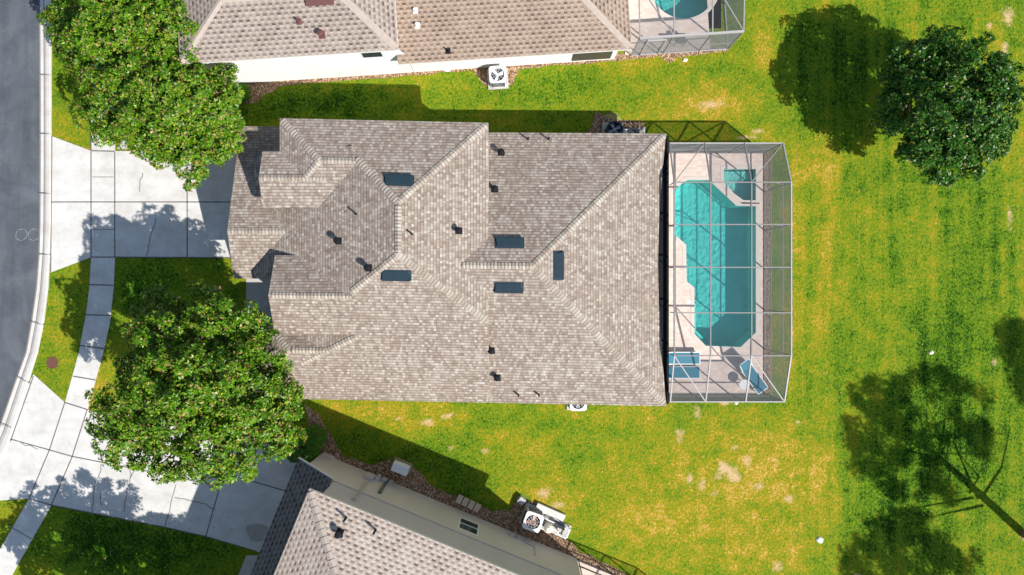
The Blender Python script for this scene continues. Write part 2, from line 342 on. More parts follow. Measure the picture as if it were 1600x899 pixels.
# ------------------------------------------------------------ ground sheet
def blob(X, Y, u, v, ru, rv=None, soft=.5):
    c = P(u, v); rv = rv or ru
    d = np.sqrt(((X-c.x)/(ru/30.5))**2+((Y-c.y)/(rv/30.5))**2)
    return np.clip((1-d)/soft, 0, 1)
def make_ground():
    st = .16
    xs = np.concatenate([[-400, -120, -60, -34], np.arange(-27.2, 27.3, st), [34, 60, 120, 400]])
    ys = np.concatenate([[-400, -120, -60, -26], np.arange(-16, 16.1, st), [26, 60, 120, 400]])
    nx, ny = len(xs), len(ys); X, Y = np.meshgrid(xs, ys)
    V = np.stack([X.ravel(), Y.ravel(), np.zeros(X.size)], 1)
    idx = np.arange(nx*ny).reshape(ny, nx)
    F = np.stack([idx[:-1, :-1], idx[:-1, 1:], idx[1:, 1:], idx[1:, :-1]], -1).reshape(-1, 4)
    cx = (X[:-1, :-1]+X[1:, 1:]).ravel()/2; cy = (Y[:-1, :-1]+Y[1:, 1:]).ravel()/2
    h1 = (cx > 7.9) & (cx < 12.6) & (cy > -5.0) & (cy < 6.5)
    h2 = (cx > 6.6) & (cx < 10.7) & (cy > 13.3) & (cy < 18.5)
    F = F[~(h1 | h2)]
    me = bpy.data.meshes.new('ground'); me.from_pydata(V.tolist(), [], F.tolist())
    dry = np.zeros_like(X); sand = np.zeros_like(X); lush_shade = np.zeros_like(X)
    for a in [(1110, 150, 90, 45, .5), (1090, 175, 130, 30, .4), (1180, 215, 70, 26, .5), (1060, 90, 200, 22, .3), (1190, 60, 30, 60, .5), (1285, 250, 80, 60, .45), (1560, 60, 45, 70, .5),
              (1260, 640, 80, 250, .22), (1100, 740, 230, 120, .42), (660, 655, 110, 32, .5), (560, 640, 90, 25, .5), (1240, 760, 120, 90, .4), (850, 780, 90, 40, .5), (1010, 820, 60, 40, .4),
              (1450, 420, 40, 200, .2), (800, 700, 120, 50, .3), (1290, 420, 60, 240, .22), (1240, 380, 26, 180, .3), (900, 650, 180, 20, .3), (1560, 250, 60, 120, .3), (1100, 860, 200, 70, .3), (95, 520, 30, 90, .35), (30, 800, 40, 60, .25), (150, 620, 30, 60, .5), (1200, 870, 90, 50, .4)]:
        dry += a[4]*1.6*blob(X, Y, *a[:4], soft=.9)
    for a in [(1128, 728, 16, 14), (1150, 748, 16, 10), (1120, 745, 10, 10), (1142, 738, 24, 18), (1078, 748, 10, 20), (1097, 758, 12, 18), (1118, 770, 12, 12), (1165, 215, 34, 6), (1132, 630, 18, 6), (1168, 720, 14, 16), (1232, 780, 18, 12), (1090, 645, 10, 24), (1062, 680, 14, 20),
              (1575, 25, 20, 28), (1578, 340, 8, 36), (1555, 565, 10, 12), (1186, 760, 16, 12), (850, 770, 22, 16), (870, 790, 24, 10), (668, 660, 22, 12), (700, 650, 24, 9), (1215, 885, 16, 16), (1247, 660, 9, 8),
              (1598, 835, 12, 20), (1340, 900, 14, 10), (705, 700, 10, 6), (1570, 75, 12, 24), (1110, 165, 40, 12), (1185, 205, 20, 8), (620, 655, 14, 5), (1148, 700, 12, 10), (955, 185, 24, 14), (760, 705, 16, 8), (1560, 170, 10, 16), (1545, 40, 10, 12)]:
        sand += blob(X, Y, *a, soft=1.0)
    for a in [(470, 165, 210, 40, 1.1), (230, 460, 90, 90, .9), (200, 850, 210, 70, 1.3), (1300, 130, 110, 130, .5), (640, 720, 190, 60, .5), (1520, 600, 160, 220, .4), (1430, 760, 120, 160, .45), (870, 140, 150, 34, .45), (1400, 60, 220, 70, .3), (1520, 360, 90, 120, .35), (830, 655, 60, 20, .4), (1080, 660, 40, 30, .3), (1330, 300, 60, 90, .1), (1470, 680, 190, 260, .45), (1540, 330, 110, 260, .3)]:  # greener turf, plus cast shade of houses and trees painted into the grass
        lush_shade += a[4]*blob(X, Y, *a[:4], soft=.8)
    for t in (1245, 1300, 1378, 1424, 1466, 1518, 1560):                      # mower tracks and ruts across the back lawn
        xx = (t-800)/30.5+.25*np.sin(Y*.35+t)
        dry += .30*np.exp(-((X-xx)/.12)**2)*np.clip(np.sin(Y*.8+t*1.7)+.3, 0, 1)
        lush_shade += .22*np.exp(-((X-xx-.5)/.3)**2)
    stripe = np.clip((X-13.2)/1.5, 0, 1)
    for n, a in (('dry', dry), ('sand', np.clip(sand, 0, 1)), ('lush_shade', lush_shade), ('stripe', stripe)):
        at = me.attributes.new(n, 'FLOAT', 'POINT'); at.data.foreach_set('value', a.ravel().astype('f'))
    me.materials.append(M['grass']); o = bpy.data.objects.new('ground', me); COL.objects.link(o); o['kind'] = 'structure'
make_ground()
# ------------------------------------------------------------ road, curb, pavements
road_e = [(62, -250), (62, 0), (63, 150), (63, 250), (62.5, 350), (61, 400), (57, 450), (50, 500), (41, 550), (23, 600), (0, 666), (-26, 730), (-62, 810), (-110, 900), (-220, 1080)]
curb_e = [(81, -250), (81, 0), (81, 150), (81, 250), (80.5, 350), (79, 400), (76, 450), (70, 500), (60, 550), (45, 598), (17, 686), (-10, 745), (-45, 825), (-92, 915), (-200, 1095)]
PX = lambda L, z=0: [P(u, v, z) for u, v in L]
mb = MB(); re = PX(road_e)
mb.slab([p for p in re]+[P(-600, 1080), P(-600, -250)], -.05, .004); struct('road', mb, M['asphalt'])
mb = MB(); ce = PX(curb_e)
prof = [(0, .006), (.34, -.0+.010), (.42, .018), (.62, .075), (.9, .10), (1, .09), (1.0, 0)]
def lerp(a, b, t): return a+(b-a)*t
def dens(L, n):
    out = []
    for i in range(len(L)-1):
        for k in range(n): out.append(L[i].lerp(L[i+1], k/n))
    return out+[L[-1]]
rd, cdn = dens(re, 4), dens(ce, 4)
for i in range(len(rd)-1):
    for j in range(len(prof)-1):
        q = []
        for (k, jj) in ((i, j), (i, j+1), (i+1, j+1), (i+1, j)):
            p = rd[k].lerp(cdn[k], prof[jj][0]); q.append((p.x, p.y, prof[jj][1]+.004))
        mb.face(q[::-1])
struct('curb', mb, M['curb'], True)
def strip(mb, pts, wpx, z, wob=0):
    pts = [Vector((p.x, p.y, 0)) for p in pts]; w = wpx/30.5/2
    for i in range(len(pts)-1):
        d = (pts[i+1]-pts[i]).normalized(); n = Vector((-d.y, d.x, 0))*w
        mb.face([pts[i]-n+Vector((0, 0, z)), pts[i+1]-n+Vector((0, 0, z)), pts[i+1]+n+Vector((0, 0, z)), pts[i]+n+Vector((0, 0, z))])
mb = MB()
strip(mb, [a.lerp(b, .37) for a, b in zip(rd, cdn)], 1.6, .024)
for v in (118, 210, 303, 398): strip(mb, [P(63, v), P(81, v)], 1.3, .102)
for a in [((50, 503), (72, 508)), ((29, 589), (50, 599)), ((2, 662), (22, 668))]: strip(mb, PX(a), 1.3, .102)
strip(mb, [a+Vector((0, 0, 0)) for a in re], 2.2, .013)
struct('curb_joints', mb, M['crack'])
z0, zc = -.04, .03
sw_top = [(143, -250), (180, -250), (180, 238), (143, 238)]
sw_mid = [(143, 402), (180, 402), (178, 450), (172, 505), (162, 550), (137, 640), (102, 629), (124, 550), (135, 490), (140, 450)]
sw_low = [(46, 779), (81, 789), (19, 899), (-70, 1060), (-120, 1060), (0, 859)]
mb = MB()
for s in (sw_top, sw_mid, sw_low): mb.slab(PX(s)[::-1], z0, zc)
struct('pavement', mb, M['conc'])
dw1 = [(81, 213), (143, 236), (382, 238), (382, 402), (143, 402), (79, 426), (80.5, 350), (81, 250)]
mb = MB(); mb.slab(PX(dw1)[::-1], z0, zc+.006); struct('driveway', mb, M['conc'])
dw2 = [(53, 585), (102, 629), (137, 640), (300, 660), (490, 712), (455, 876), (400, 861), (322, 838), (255, 823), (81, 789), (46, 779), (0, 782), (-30, 784), (-10, 745), (17, 686), (45, 600)]
mb = MB(); mb.slab(PX(dw2)[::-1], z0, zc+.006); struct('driveway', mb, M['conc2'] if 0 else M['conc'])
mb = MB(); mb.slab(PX([(385, 868), (410, 868), (395, 910), (380, 960), (355, 960), (368, 910)])[::-1], z0, zc+.002)
mb.slab(PX([(385, 418), (470, 418), (470, 520), (385, 520)])[::-1], z0, zc+.0025)
struct('front_walk', mb, M['conc2'])
mb = MB()
for L in [((143, 213), (143, 402)), ((180, 238), (180, 402)), ((144, 236), (180, 237)), ((143, 402), (180, 402)), ((81, 316), (370, 316)), ((293, 238), (293, 402)), ((82, 213), (80, 425)),
          ((102, 629), (137, 640)), ((102, 629), (78, 703), (46, 779)), ((137, 640), (113, 715), (81, 789)), ((17, 686), (78, 703), (113, 713), (235, 737), (330, 757)), ((46, 779), (81, 789)), ((53, 588), (17, 690)),
          ((180, 402), (382, 403)), ((140, 445), (178, 446)), ((133, 492), (173, 493)), ((126, 540), (164, 545)), ((115, 588), (150, 594)), ((345, 757), (322, 838)), ((330, 733), (450, 768)), ((81, 789), (255, 823), (322, 838), (400, 861))]:
    strip(mb, PX(L), 1.7, zc+.011)
struct('driveway_joints', mb, M['joint'])
mb = MB()
def wig(L, n=5, a=2.0):
    out = []
    for i in range(len(L)-1):
        for k in range(n): out.append((lerp(L[i][0], L[i+1][0], k/n)+random.uniform(-a, a), lerp(L[i][1], L[i+1][1], k/n)+random.uniform(-a, a)))
    return out+[L[-1]]
for L in [((145, 277), (180, 277)), ((146, 359), (180, 359)), ((12, 820), (50, 842))]: strip(mb, PX(L), 1.1, zc+.0115)
for L in [((245, 342), (236, 375), (229, 400)), ((222, 272), (219, 300)), ((210, 735), (198, 770), (194, 800)), ((208, 722), (204, 746)), ((274, 758), (258, 823)), ((160, 725), (150, 760), (145, 800)), ((170, 700), (175, 724)), ((275, 778), (310, 784), (337, 796)), ((160, 790), (158, 770)), ((30, 690), (60, 702))]:
    strip(mb, PX(wig(L)), 1.3, zc+.0115)
struct('concrete_cracks', mb, M['crack'])
mb = MB(); cc = P(402, 832); mb.face([(cc.x+math.cos(a)*.55*(1+.2*math.sin(3*a)), cc.y+math.sin(a)*.55*(1+.15*math.cos(2*a)), zc+.0105) for a in [2*math.pi*k/24 for k in range(24)]]); struct('damp_patch', mb, M['stain'])
mb = MB()
for u, a0, a1 in ((33.5, 0, 6.29), (53, .75, 5.6)):
    c = P(u, 367, .010); N = 26
    for k in range(N):
        t1, t2 = lerp(a0, a1, k/N), lerp(a0, a1, (k+1)/N); r1, r2 = .30*(1+.05*math.sin(2*t1)), .30*(1+.05*math.sin(2*t2)); wd = .022*(1+.5*math.sin(5*t1))
        mb.face([(c.x+math.cos(t1)*(r1-wd), c.y+math.sin(t1)*(r1-wd), .0105), (c.x+math.cos(t1)*r1, c.y+math.sin(t1)*r1, .0105), (c.x+math.cos(t2)*r2, c.y+math.sin(t2)*r2, .0105), (c.x+math.cos(t2)*(r2-wd), c.y+math.sin(t2)*(r2-wd), .0105)])
struct('road_mark', mb, M['chalk'])
def bed(name, L, a=1.6):
    pts = wig(L+[L[0]], 6, a)[:-1]; mb = MB(); mb.slab(PX(pts)[::-1], -.02, .012)
    o = obj(name, mb, M['mulch']); o['kind'] = 'structure'; return o
bed('mulch_bed', [(385, 122), (630, 108), (740, 98), (990, 82), (1138, 72), (1140, 79), (1062, 89), (1046, 98), (1031, 89), (900, 100), (812, 108), (800, 133), (755, 133), (738, 109), (640, 118), (440, 135), (415, 148), (398, 162), (380, 160)])
bed('mulch_bed', [(476, 634), (494, 645), (515, 676), (538, 712), (581, 726), (624, 715), (656, 738), (671, 756), (712, 776), (769, 799), (796, 797), (808, 777), (847, 789), (880, 838), (906, 862), (1000, 906), (1060, 932), (1000, 945), (500, 730), (490, 700)], 2)
bed('mulch_bed', [(930, 175), (960, 188), (1005, 190), (1012, 215), (900, 215), (925, 200)])
bed('mulch_bed', [(1186, 236), (1203, 236), (1203, 614), (1186, 614)], 1)
# ------------------------------------------------------------ roofs
def eplane(a, b, z0, p):                    # plane rising inwards (left of a->b) from eave edge a->b
    d = Vector((b.x-a.x, b.y-a.y)).normalized(); n = Vector((-d.y, d.x))
    return (z0-p*(n.x*a.x+n.y*a.y), p*n.x, p*n.y)
def pz(pl, x, y): return pl[0]+pl[1]*x+pl[2]*y
def clip(poly, f):
    out = []
    for i in range(len(poly)):
        a, b = poly[i], poly[(i+1) % len(poly)]; fa, fb = f(a), f(b)
        if fa >= 0: out.append(a)
        if (fa > 0 and fb < 0) or (fa < 0 and fb > 0):
            t = fa/(fa-fb); out.append((lerp(a[0], b[0], t), lerp(a[1], b[1], t)))
    return out
class Roofs:
    def __init__(s): s.b = []
    def add(s, foot, planes, caps=True, walls=True, shape=None, fascia=True, wallz=0): s.b.append(dict(f=[(p[0], p[1]) for p in foot], p=planes, caps=caps, walls=walls, shape=shape, fascia=fascia, wallz=wallz))
    def zb(s, b, x, y): return min(pz(q, x, y) for q in b['p'])
    def inside(s, b, x, y, e=0.0):
        f = b['f']
        return all((f[(i+1) % len(f)][0]-f[i][0])*(y-f[i][1])-(f[(i+1) % len(f)][1]-f[i][1])*(x-f[i][0]) >= -e for i in range(len(f)))
    def top(s, x, y, skip=None): return max([s.zb(b, x, y) for b in s.b if b is not skip and s.inside(b, x, y)] or [-1])
    def at(s, u, v):                        # point of the roof seen at photo position
        z = 3.5
        for _ in range(25):
            p = P(u, v, z); t = s.top(p.x, p.y)
            if t > 0: z = .5*z+.5*t
        p = P(u, v, z); best = None
        for b in s.b:
            if s.inside(b, p.x, p.y):
                q = min(b['p'], key=lambda q: pz(q, p.x, p.y)); zz = pz(q, p.x, p.y)
                if best is None or zz > best[0]: best = (zz, q)
        n = Vector((-best[1][1], -best[1][2], 1)).normalized()
        return Vector((p.x, p.y, best[0])), n
    def build(s, root, mroof, mcap, mwall, mtrim, inset=.42, capw=.17, th=.14, caplen=.145):
        R, C, W, T = MB(), MB(), MB(), MB()
        for b in s.b:
            f = b['f']; polys = []
            shape = b['shape'] or f
            for i, q in enumerate(b['p']):
                poly = list(f) if not b['shape'] else list(b['shape'])
                for j, r in enumerate(b['p']):
                    if i != j: poly = clip(poly, lambda p: pz(r, *p)-pz(q, *p)+1e-7*(1 if i < j else -1))
                if len(poly) < 3: continue
                g = Vector((q[1], q[2])); gl = g.length; g = g/gl if gl > 1e-6 else Vector((0, 1)); ud = Vector((g.y, -g.x)); k = math.sqrt(1+gl*gl)
                R.face([(x, y, pz(q, x, y)) for x, y in poly], [((x*ud.x+y*ud.y)+50, (x*g.x+y*g.y)*k+50) for x, y in poly])
                polys.append((q, poly))
            # edge boards and soffit
            n = len(shape)
            for i in range(n):
                a, c = shape[i], shape[(i+1) % n]; N = 1
                cuts = [0, 1]
                for A in range(len(b['p'])):
                    for B in range(A+1, len(b['p'])):
                        fa = pz(b['p'][A], *a)-pz(b['p'][B], *a); fc = pz(b['p'][A], *c)-pz(b['p'][B], *c)
                        if fa*fc < 0: cuts.append(fa/(fa-fc))
                cuts.sort()
                for k in range(len(cuts)-1):
                    p1 = (lerp(a[0], c[0], cuts[k]), lerp(a[1], c[1], cuts[k])); p2 = (lerp(a[0], c[0], cuts[k+1]), lerp(a[1], c[1], cuts[k+1]))
                    h1, h2 = s.zb(b, *p1), s.zb(b, *p2)
                    T.face([(p1[0], p1[1], h1-th), (p2[0], p2[1], h2-th), (p2[0], p2[1], h2-.003), (p1[0], p1[1], h1-.003)])
            T.face([(x, y, s.zb(b, x, y)-th) for x, y in shape][::-1])
            # ridge and hip caps
            if b['caps']:
                for i in range(len(polys)):
                    for j in range(i+1, len(polys)):
                        q, r = polys[i][0], polys[j][0]
                        pts = [p for p in polys[i][1] if abs(pz(q, *p)-pz(r, *p)) < 1e-4 and abs(s.zb(b, *p)-pz(q, *p)) < 1e-4]
                        if len(pts) < 2: continue
                        pa, pb = max(((x, y) for x in pts for y in pts), key=lambda t: (t[0][0]-t[1][0])**2+(t[0][1]-t[1][1])**2)
                        A = Vector((*pa, pz(q, *pa))); B = Vector((*pb, pz(q, *pb)))
                        if A.z > B.z: A, B = B, A
                        L = (B-A).length
                        if L < .2: continue
                        d = (B-A)/L; n1 = Vector((-q[1], -q[2], 1)).normalized(); n2 = Vector((-r[1], -r[2], 1)).normalized()
                        s1 = d.cross(n1).normalized(); s2 = d.cross(n2).normalized()
                        # s1 must run down plane q, away from the ridge
                        mid = (A+B)/2
                        for sg in (1, -1):
                            t = mid+s1*sg*.1
                            if pz(q, t.x, t.y) < pz(r, t.x, t.y): s1 = s1*sg; break
                        for sg in (1, -1):
                            t = mid+s2*sg*.1
                            if pz(r, t.x, t.y) < pz(q, t.x, t.y): s2 = s2*sg; break
                        k = .14; nn = (n1+n2).normalized(); C = MB()
                        while k < L-.05:
                            c0 = A+d*k; c1 = A+d*min(L, k+caplen*1.25)
                            if s.top(c0.x, c0.y, b) < c0.z-.0006:
                                lo, hi = nn*.034, nn*.012
                                wv = capw*random.uniform(.93, 1.07)
                                C.v += [tuple(c0+lo+s1*wv-n1*.0), tuple(c0+lo+nn*.008), tuple(c0+lo+s2*wv), tuple(c1+hi+s1*wv), tuple(c1+hi+nn*.004), tuple(c1+hi+s2*wv), tuple(c0+s1*wv), tuple(c0+nn*.004), tuple(c0+s2*wv)]
                                o = len(C.v)-9
                                for fc in ((0, 1, 4, 3), (1, 2, 5, 4), (6, 7, 1, 0), (7, 8, 2, 1)):
                                    C.f.append(tuple(o+x for x in fc)); C.uv += [(0, 1.0 if x in (3, 4, 5) else 0.0) for x in fc]; C.m.append(0)
                            k += caplen
                        if C.f: obj('ridge_cap', C, mcap, root)
            # walls
            if b['walls']:
                m = len(f); cen = Vector((sum(p[0] for p in f)/m, sum(p[1] for p in f)/m)); ins = []
                for i in range(m):
                    a, p, c = Vector(f[i-1]), Vector(f[i]), Vector(f[(i+1) % m])
                    n1 = Vector((-(p-a).y, (p-a).x)).normalized(); n2 = Vector((-(c-p).y, (c-p).x)).normalized()
                    ins.append(p+(n1+n2)*inset/(1+n1.dot(n2)))
                for i in range(m):
                    a, c = ins[i], ins[(i+1) % m]
                    for k in range(12):
                        p1 = a.lerp(c, k/12); p2 = a.lerp(c, (k+1)/12)
                        W.face([(p1.x, p1.y, b['wallz']), (p2.x, p2.y, b['wallz']), (p2.x, p2.y, s.zb(b, p2.x, p2.y)-th-.002), (p1.x, p1.y, s.zb(b, p1.x, p1.y)-th-.002)])
        obj('roof', R, mroof, root); obj('fascia', T, mtrim, root)
        if W.f: obj('wall', W, mwall, root)
def XY(u, v, z): p = P(u, v, z); return Vector((p.x, p.y))
def align(n, ang=0.0):                       # frame lying on a roof plane, x horizontal along contour, z = normal
    up = Vector((0, 0, 1)); x = up.cross(n)
    x = Vector((1, 0, 0)) if x.length < 1e-4 else x.normalized()
    y = n.cross(x); return Matrix((x, y, n)).transposed()
def ridge_vent(root, p, n):                   # low slant-back metal vent, open downslope
    mb = MB(); F = align(n)
    def q(x, y, z): return p+F @ Vector((x, y, z))
    L, D = .61, .205
    A = [(-L, -D, .0), (L, -D, 0), (L, D, .0), (-L, D, .0)]
    B = [(-L, -D, .13), (L, -D, .13), (L-.07, D-.05, .03), (-L+.07, D-.05, .03)]
    # downslope is -y
    mb.face([q(*B[i]) for i in range(4)])
    for i in range(4):
        j = (i+1) % 4; mb.face([q(*A[i]), q(*A[j]), q(*B[j]), q(*B[i])])
    mb.box(p+F @ Vector((0, 0, .004)), 2*L+.1, 2*D+.08, .012, F)
    mb.box(q(0, -D-.012, .115), 2*L+.03, .03, .05, F)
    return obj('roof_vent', mb, M['ventm'], root)
def pipe(root, p, n, h=.42, r=.045, mat='black', boot=True):
    mb = MB(); mb.cyl(p-Vector((0, 0, .05)), r, h+.05, 10)
    if boot:
        F = align(n); mb.box(p+n*.004, .24, .26, .012, F); mb.cyl(p, r*1.8, .09, 12, 0, r*1.1)
    return obj('vent_pipe', mb, M[mat], root)
def gooseneck(root, p, n, mat='black'):
    mb = MB(); F = align(n); mb.box(p+n*.006, .30, .32, .014, F); mb.cyl(p-Vector((0, 0, .05)), .10, .33, 14)
    mb.tube([p+Vector((0, 0, .28)), p+Vector((0, 0, .33)), p+Vector((.0, 0, .36))], [.14, .15, .06], 14)
    mb.box(p+Vector((.09, -.07, .22)), .16, .13, .13, None)
    return obj('exhaust_vent', mb, M[mat], root)
# ---------- main house
HR = Roofs(); pt = .36; ze = 4.48; zl = 2.62
aNW, aNE = XY(437, 185, ze), XY(763, 192, ze)
xE = XY(763, 400, ze).x
ridgeX = -1.06-(5.85-ze)/pt
plN = eplane(aNE, aNW, ze, pt)
plE = eplane(Vector((aNE.x, -6)), Vector((aNE.x, 7)), ze, pt)
plW = (5.85+pt*(-ridgeX), pt, 0.0)
plW = (pz(plE, ridgeX, 0)-pt*ridgeX, pt, 0.0); zr = pz(plE, ridgeX, 0)
sW, sE = XY(440, 623, zl), XY(1040, 635, zl)
pS = (zr-zl)/( (1.40) - (sW.y+(sE.y-sW.y)*(ridgeX-sW.x)/(sE.x-sW.x)) )
plS = eplane(sW, sE, zl, pS)
def Sy(x): return sW.y+(sE.y-sW.y)*(x-sW.x)/(sE.x-sW.x)
def Ny(x): return aNW.y+(aNE.y-aNW.y)*(x-aNW.x)/(aNE.x-aNW.x)
# central body
HR.add([(-7.12, Sy(-7.12)), (aNE.x, Sy(aNE.x)), (aNE.x, aNE.y), (-7.12, Ny(-7.12))], [plN, plE, plW, plS])
# west slope running down to the entry and garage
HR.add([(-12.0, .42), (-7.0, .42), (-7.0, 6.2), (-12.0, 6.2)], [(plW[0]-.002, plW[1], plW[2])], caps=False, walls=False)
HR.add([(-9.6, -.36), (-7.0, -.36), (-7.0, .5), (-9.6, .5)], [(plW[0]-.004, plW[1], plW[2])], caps=False, walls=False)
# north-west hipped wing
bS = 3.57; c0 = (aNW.x, bS)
HR.add([(aNW.x, bS), (-6.82, bS), (-6.82, Ny(-6.82)), (aNW.x, aNW.y)], [(plN[0]+.003, plN[1], plN[2]), eplane(Vector((0, bS)), Vector((1, bS)), ze, pt), eplane(Vector((aNW.x, 8)), Vector((aNW.x, 0)), ze, pt)], walls=True)
# small gable over the garage
g0, g1 = bS, 6.09
HR.add([(-11.15, g0), (-8.0, g0), (-8.0, g1), (-11.15, g1)], [eplane(Vector((0, g0)), Vector((1, g0)), ze+.002, pt), eplane(Vector((1, g1)), Vector((0, g1)), ze+.002, pt)])
# south-west gable, coplanar with the big south slope
dr = -.36; zdr = pz(plS, -9, dr); dN = 1.45
HR.add([(-10.72, -2.12), (-7.05, -2.12), (-7.05, dN), (-10.72, dN)], [(plS[0]+.002, plS[1], plS[2]), (zdr+pS*dr, 0, -pS)])
# low south-west hipped end
rE = -2.88; zE = pz(plS, -9.5, rE)
HR.add([(-12.62, Sy(-12.62)), (-8.40, Sy(-8.40)), (-8.40, -1.95), (-12.62, -1.95)], [(plS[0]-.002, plS[1], plS[2]), (zE+pS*rE, 0, -pS), eplane(Vector((-12.62, 2)), Vector((-12.62, -9)), zl-.0, pS)])
HR.add([(-9.9, Sy(-9.9)), (-7.0, Sy(-7.0)), (-7.0, -1.95), (-9.9, -1.95)], [(plS[0]-.001, plS[1], plS[2]), (zE+.23*8.46, .23, 0)])
# garage gable
gr = 2.58; gz = 3.90; gp = .30; gx0, gx1 = -12.97, -8.6; gN, gSo = 7.7, .42
HR.add([(gx0, gSo), (gx1, gSo), (gx1, gN), (gx0, gN)], [(gz+gp*gr, 0, -gp), (gz-gp*1.15*gr, 0, gp*1.15)])
# rear hipped body
nA, nB = XY(763, 206.5, zl), XY(1041, 209, zl); 
rN = eplane(nB, nA, zl, pt); rS = eplane(sW, sE, zl-.004, pt); ex = XY(1041, 420, zl).x
rEp = eplane(Vector((ex, -6)), Vector((ex, 8)), zl, pt)
shp = [(-4.5, Sy(-4.5))]+[(q.x, q.y) for q in [XY(u, v, zl) for u, v in ((1041, 635), (1034, 556), (1028.5, 480), (1027, 410), (1029, 340), (1035, 262), (1041, 209))]]+[(-4.5, nA.y)]
HR.add([(-4.5, Sy(-4.5)), (ex, sE.y), (ex, nB.y), (-4.5, nA.y)], [rN, rS, rEp], shape=shp)
house = thing('house', 'large house in the centre with weathered brown shingle hip roof and five dark slot vents', 'house', (0, 0, 0))
HR.build(house, M['shingle'], M['cap'], M['cream'], M['fas'], capw=.15, caplen=.155)
for u, v in ((623, 283), (619, 430), (796, 380), (795, 449), (872, 415)): p, n = HR.at(u, v); ridge_vent(house, p, n)
for u, v in ((557, 335), (644, 366), (825, 218), (857, 218), (810, 617), (842, 617)): p, n = HR.at(u, v); pipe(house, p, n, .34, .045, boot=False)
for u, v in ((529, 377), (576, 419), (783, 239), (773, 296), (717, 361), (768, 548), (777, 590)): p, n = HR.at(u, v); gooseneck(house, p, n)
mb = MB(); mb.bar((7.40, sE.y+.1, 2.52), (7.40, nB.y-.1, 2.52), .10, .13); mb.box((7.08, (sE.y+nB.y)/2, 2.40), .58, nB.y-sE.y-.3, .03); obj('gutter_gap_pan', mb, M['black'], house)  # gutter bar plus an added dark pan filling the see-through gap
mb = MB(); mb.box((-12.58, 3.9, 1.1), .05, 4.9, 2.15)
for k in range(4): mb.box((-12.61, 3.9, .35+k*.54), .02, 4.8, .03)
obj('garage_door', mb, M['trim'], house)
# ---------- house across the top
TA = math.radians(3.7); te = Vector((math.cos(TA), math.sin(TA))); tn = Vector((-te.y, te.x))   # tn: into the house
t1z = 4.55; TR1 = Roofs(); TR2 = Roofs()
c = XY(622, 78, t1z); W1 = 9.75; D1 = 4.75
f1 = [c-te*W1, c, c+tn*D1, c-te*W1+tn*D1]
def hipplanes(f, z, p, skip=()): return [eplane(Vector(f[i][:2]), Vector(f[(i+1) % len(f)][:2]), z, p) for i in range(len(f)) if i not in skip]
c2 = XY(987, 77, zl); w2 = 14; f2 = [c2-te*w2, c2, c2+tn*12, c2-te*w2+tn*12]
nb = thing('house', 'white walled house at the top edge with pinkish tan tabbed shingle roof', 'house', (0, 0, 0))
TR1.add(f1, hipplanes(f1, t1z, .36)); TR1.build(nb, M['tlock'], M['cap2'], M['white'], M['trim'], capw=.16, caplen=.3)
mb = MB(); a_, b_ = c+tn*.42-te*.42, c2-te*10.7+tn*.42; mb.face([(a_.x, a_.y, 0), (b_.x, b_.y, 0), (b_.x, b_.y, 2.6), (a_.x, a_.y, 4.4)]); obj('corner_wall', mb, M['white'], nb)
f2w = [c2-te*11.1]+f2[1:3]+[c2-te*11.1+tn*12]
TR2.add(f2w, hipplanes(f2, zl, .36)); TR2.build(nb, M['tlock_tan'], M['cap2'], M['white'], M['trim'], capw=.16, caplen=.3)
for u, v, k in ((467, 34, 0), (503, 55, 1)):
    p, n = TR1.at(u, v); pipe(nb, p, n, .3, .06, 'brownm') if not k else gooseneck(nb, p, n, 'brownm')
p, n = TR1.at(500, 2); mb = MB(); mb.box(p+n*.06, 1.2, .35, .12, align(n)); obj('roof_vent', mb, M['brownm'], nb)
for u, v in ((649, 17), (652, 40)): p, n = TR2.at(u, v); pipe(nb, p, n, .22, .07, 'trim')
p, n = TR2.at(700, 80); pipe(nb, p, n, .3, .04, 'black')
tw = Vector((*(c2+tn*.42), 0)); tnn = Vector((-tn.x, -tn.y, 0)); tM = Matrix(((te.x, tn.x, 0), (te.y, tn.y, 0), (0, 0, 1)))
def wallbox(mb, q, n, tM, u, v, wd, ht, dep, mi=0):
    p = hit(u, v, q, n); mb.box(p+n*(dep/2-.004), wd, dep, ht, tM, mi); return p
mb = MB(); wallbox(mb, tw, tnn, tM, 581, 84, 1.05, .85, .04); wn = obj('window', mb, M['trim'], nb)
mb = MB(); wallbox(mb, tw, tnn, tM, 581, 84, .90, .70, .05); obj('pane', mb, M['glass'], wn)
mb = MB(); p = hit(925, 88, tw, tnn); mb.box(Vector((p.x, p.y, 1.2))+tnn*.01, 1.95, .05, 1.9, tM); obj('lanai_dark_opening', mb, M['framed'], nb)  # flat dark panel standing in for the shaded lanai opening
